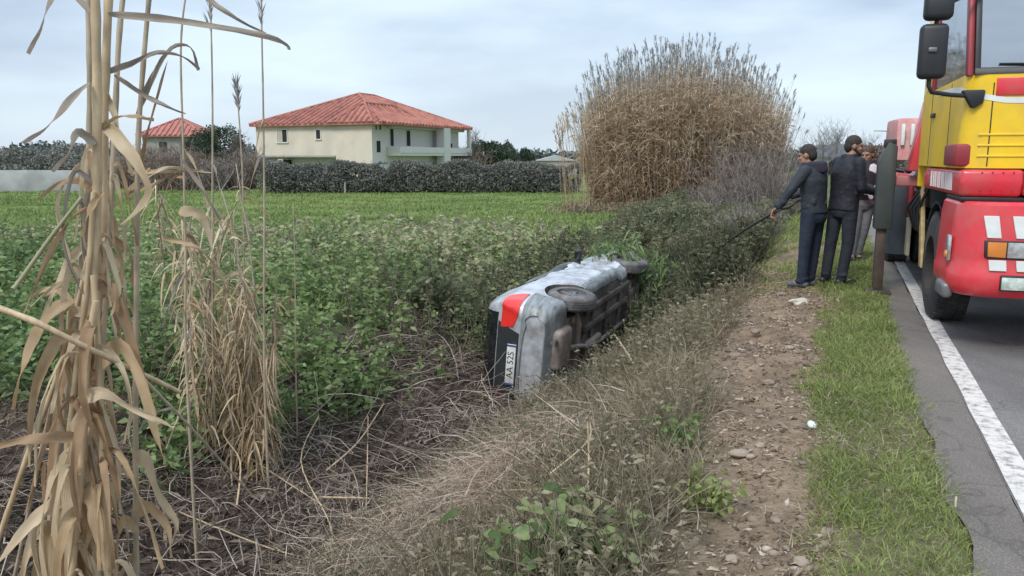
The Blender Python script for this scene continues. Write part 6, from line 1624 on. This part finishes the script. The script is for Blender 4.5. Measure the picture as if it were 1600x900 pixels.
# crossing leaves low behind the bundle
for k, (a, b_, c_, wd) in enumerate((((200, 268), (255, 268), (318, 266), .020), ((215, 285), (262, 262), (330, 270), .018), ((195, 305), (240, 288), (285, 262), .018), ((285, 250), (320, 300), (345, 345), .02), ((255, 372), (310, 388), (345, 425), .022), ((280, 330), (318, 340), (338, 420), .05), ((235, 262), (200, 300), (168, 335), .02))):
    leaf_px(T1[0], T1[2], [(*a, 0), (*b_, 0), (*c_, .1)], 5.0, wd * 1.4, ML[k % 4], .6)

# ------------------------------------------------------------------ sticks, leaves and stones one can tell apart
def stick(pix, label, r=.007, m=None, name='dead_stalk', z0=.02):
    pts = []
    for px, py, zz in pix:
        Y = 4.0
        for _ in range(30):                                 # march to the ground under that sight line
            q = unproj(px, py, Y)
            Y += (q.z - (g1(q.x, q.y) + zz)) / .55 * .6
            Y = min(max(Y, 1.5), 14)
        pts.append(unproj(px, py, Y))
    o_ = pts[0].copy(); root = MB().tube([p - o_ for p in spline(pts, 5)], [r * (1.1 - .5 * k / (5 * (len(pts) - 1))) for k in range(5 * (len(pts) - 1) + 1)], 7).done(name, m or M_cane)
    root.location = o_
    return tag(root, label, 'stalk')
for pix, lb, r in (([(505, 777, .10), (560, 778, .10), (603, 780, .08)], 'short pale stalk lying level over the dark ditch', .008),
    ([(700, 770, .12), (800, 766, .16), (905, 763, .15)], 'long thin stalk lying level across the dry bank grass', .006),
    ([(575, 650, .1), (574, 720, .12), (572, 795, .05)], 'thin upright twig standing in the middle of the ditch', .006),
    ([(498, 650, .2), (470, 720, .15), (512, 810, .1), (520, 850, .05)], 'crooked grey twig left of the middle of the ditch', .006),
    ([(510, 735, .1), (560, 690, .2), (600, 630, .25)], 'pale stalk slanting up to the right out of the tangle', .008),
    ([(860, 740, .25), (918, 690, .3), (922, 660, .35)], 'thin bent stalk rising from the dry bank', .004),
    ([(917, 790, .05), (920, 720, .22), (918, 660, .40)], 'upright straw stalk on the dry bank below the car', .006),
    ([(982, 800, .03), (992, 750, .06)], 'short pale stub near the edge of the path', .008),
    ([(940, 815, .03), (968, 768, .08)], 'short pale stalk leaning beside the stub', .006),
    ([(370, 790, .1), (375, 720, .2), (350, 670, .35), (420, 640, .4)], 'bleached forked stalk at the foot of the withered clump', .007),
    ([(280, 800, .05), (420, 856, .05), (520, 880, .03)], 'long brown stalk along the bottom of the ditch', .006),
    ([(300, 655, .2), (420, 735, .1), (520, 800, .05)], 'long grey stalk running down from the withered clump', .006),
    ([(958, 520, .35), (978, 548, .30), (990, 568, .2)], 'bleached broken stalk against the underside of the car', .011)):
    stick(pix, lb, r)
tag(stick([(1492, 798, .01), (1494, 776, .06)], 'x', .006, M_pale), 'small pale stick upright at the edge of the asphalt', 'stick')
# broad-leaved weeds
def weed(px, py, H, W, n, lsz, label, m=M_weed, r0=.6):
    q = ray_ground(px, py, -.2)
    for _ in range(20): q = ray_ground(px, py, g1(q.x, q.y))
    root = empty('green_weed', q, label=label, cat='weed')
    v = Veg(); k = 16; D = updir(k, .5); p = curvy(np.zeros((k, 3)) + rng.normal(size=(k, 3)) * [W * .2, W * .2, 0], D, H * U(.6, 1.1, k), 4, .06)
    Veg().stems(p, np.linspace(.006, .003, 4)[None], U(.3, .7, k), 4).done('stems', m, root, 'stuff')
    ii = rng.integers(0, k, n); jj = rng.integers(1, 4, n); D = rng.normal(size=(n, 3)); D[:, 2] = np.abs(D[:, 2]) * .5 + .15
    flat = np.array([0, 0, 1.]) + rng.normal(size=(n, 3)) * .45
    v.strips(p[ii, jj] + rng.normal(size=(n, 3)) * W * .12, D, lsz * U(.6, 1.3, n), lsz * .5, np.clip(r0 + rng.normal(size=n) * .16, 0, 1), 4, .5, 'leaf', flat=np.cross(norm(D), norm(flat))).done('leaves', m, root, 'stuff')
weed(870, 905, .30, .42, 190, .085, 'bright green broad leaved weed at the bottom edge of the picture', r0=.72)
weed(945, 890, .22, .26, 90, .08, 'smaller pale green weed right of the bottom edge one', r0=.85)
weed(790, 900, .20, .3, 70, .06, 'dull green weed left of the bottom edge one', r0=.45)
weed(1092, 790, .14, .22, 160, .05, 'low yellowish green weed tuft at the left edge of the path', M_verge, .6)
weed(1062, 700, .18, .25, 110, .055, 'grey green weed just above the tuft beside the path', M_weed, .55)
weed(680, 470, .5, .6, 260, .11, 'brownish nettle like weed left of the tail of the car', M_olive, .4)
# weeds that cover the nose of the car
for k, (lx, ly, lz, n_, sc_) in enumerate(((1.45, -.80, .55, 420, .24), (1.75, -.50, .22, 520, .28))):
    pw = carM @ Vector((lx, ly, lz)); root = empty('torn_weeds', pw, label=('torn green weeds draped over the upper front corner of the car', 'matted weeds hanging across the nose of the car')[k], cat='weeds')
    P = rng.normal(size=(n_, 3)) * sc_ * [1, 1, .7]; D = rng.normal(size=(n_, 3)); D[:, 2] -= .3
    flat = rng.normal(size=(n_, 3))
    Veg().strips(P, D, U(.08, .2, n_), U(.015, .05, n_), np.clip(.15 + .5 * rng.random(n_), 0, 1), 3, .5, 'leaf').done('leaves', M_weed, root, 'stuff')
    Veg().stems(curvy(P[:60], rng.normal(size=(60, 3)) - [0, 0, .5], U(.2, .6, 60), 4, .06, .3), np.linspace(.005, .002, 4)[None], rng.random(60), 3).done('stems', M_olive, root, 'stuff')
# stones and litter on the path
M_st = [mat('pale stone', (.36, .29, .225), .9, var=.25, scale=20, bump=.5, dirt=(.22, .165, .12), dirt_amt=.8, dirt_scale=18), mat('brown stone', (.25, .19, .145), .9, var=.25, scale=20, bump=.4), mat('white chalky stone', (.58, .54, .47), .9, var=.15, scale=20, bump=.4, dirt=(.33, .26, .19), dirt_amt=.7, dirt_scale=14)]
def stone(px, py, size, mi, label, name='stone', flat=.55):
    q = ray_ground(px, py, 0)
    for _ in range(12): q = ray_ground(px, py, g1(q.x, q.y))
    b = bmesh.new(); bmesh.ops.create_icosphere(b, subdivisions=3, radius=size / 2)
    sd_ = px * .37
    for v in b.verts:
        n_ = v.co.normalized(); k = 1 + .5 * (float(fbm(np.array([n_.x * 1.6 + sd_]), np.array([n_.y * 1.6 + n_.z * 1.3]), int(px) % 50, 3)[0]) - .5) * 1.4
        v.co = Vector((v.co.x * k * 1.2, v.co.y * k, v.co.z * k * flat))
    me = bpy.data.meshes.new(name); b.to_mesh(me); b.free()
    for p in me.polygons: p.use_smooth = True
    me.set_sharp_from_angle(angle=R(30))
    o = link(name, me, M_st[mi]); o.location = q + Vector((0, 0, size * flat * .28)); o.rotation_euler = (0, 0, px)
    return tag(o, label, 'stone')
for a in ((1250, 476, .17, 2, 'white chalky stone at the top of the path near the feet of the men'), (1222, 462, .10, 1, 'brown stone left of the white one'), (1186, 645, .05, 1, 'small brown stone in the middle of the path'),
    (1153, 712, .085, 0, 'pale flat stone at the left side of the path'), (1252, 882, .055, 0, 'pale stone at the bottom of the path'), (1144, 876, .05, 0, 'small pale stone low on the left of the path'), (1292, 835, .05, 1, 'brown stone at the bottom right of the path'),
    (1312, 790, .04, 0, 'little pale stone beside the verge grass'), (1212, 815, .045, 1, 'dull brown stone in the lower half of the path'), (1188, 698, .055, 0, 'pale stone right of the flat one'), (1200, 600, .08, 1, 'brown stone halfway up the path'),
    (1150, 558, .09, 1, 'brown stone at the upper left edge of the path'), (1235, 545, .07, 0, 'pale stone on the upper part of the path'), (1180, 520, .09, 1, 'dark brown stone above the dry bank'), (1508, 835, .03, 0, 'tiny pale stone on the asphalt edge')):
    stone(*a)
q = ray_ground(1268, 667, -.02); q.z = g1(q.x, q.y)
cap = empty('bottle_cap', q, (.25, .1, .4), 'white and green plastic lid dropped on the path', 'lid')
MB().lathe([(0, .0), (0, .030), (.012, .028), (.015, .024), (.018, .0)], (0, 0, .012), (0, -.35, 1), 20).done('lid_top', M_whi, cap)
MB().lathe([(0, .027), (0, .032), (.008, .032), (.008, .027)], (0, 0, .004), (0, -.35, 1), 20).done('lid_rim', mat('dull green plastic', (.10, .22, .15), .5), cap)
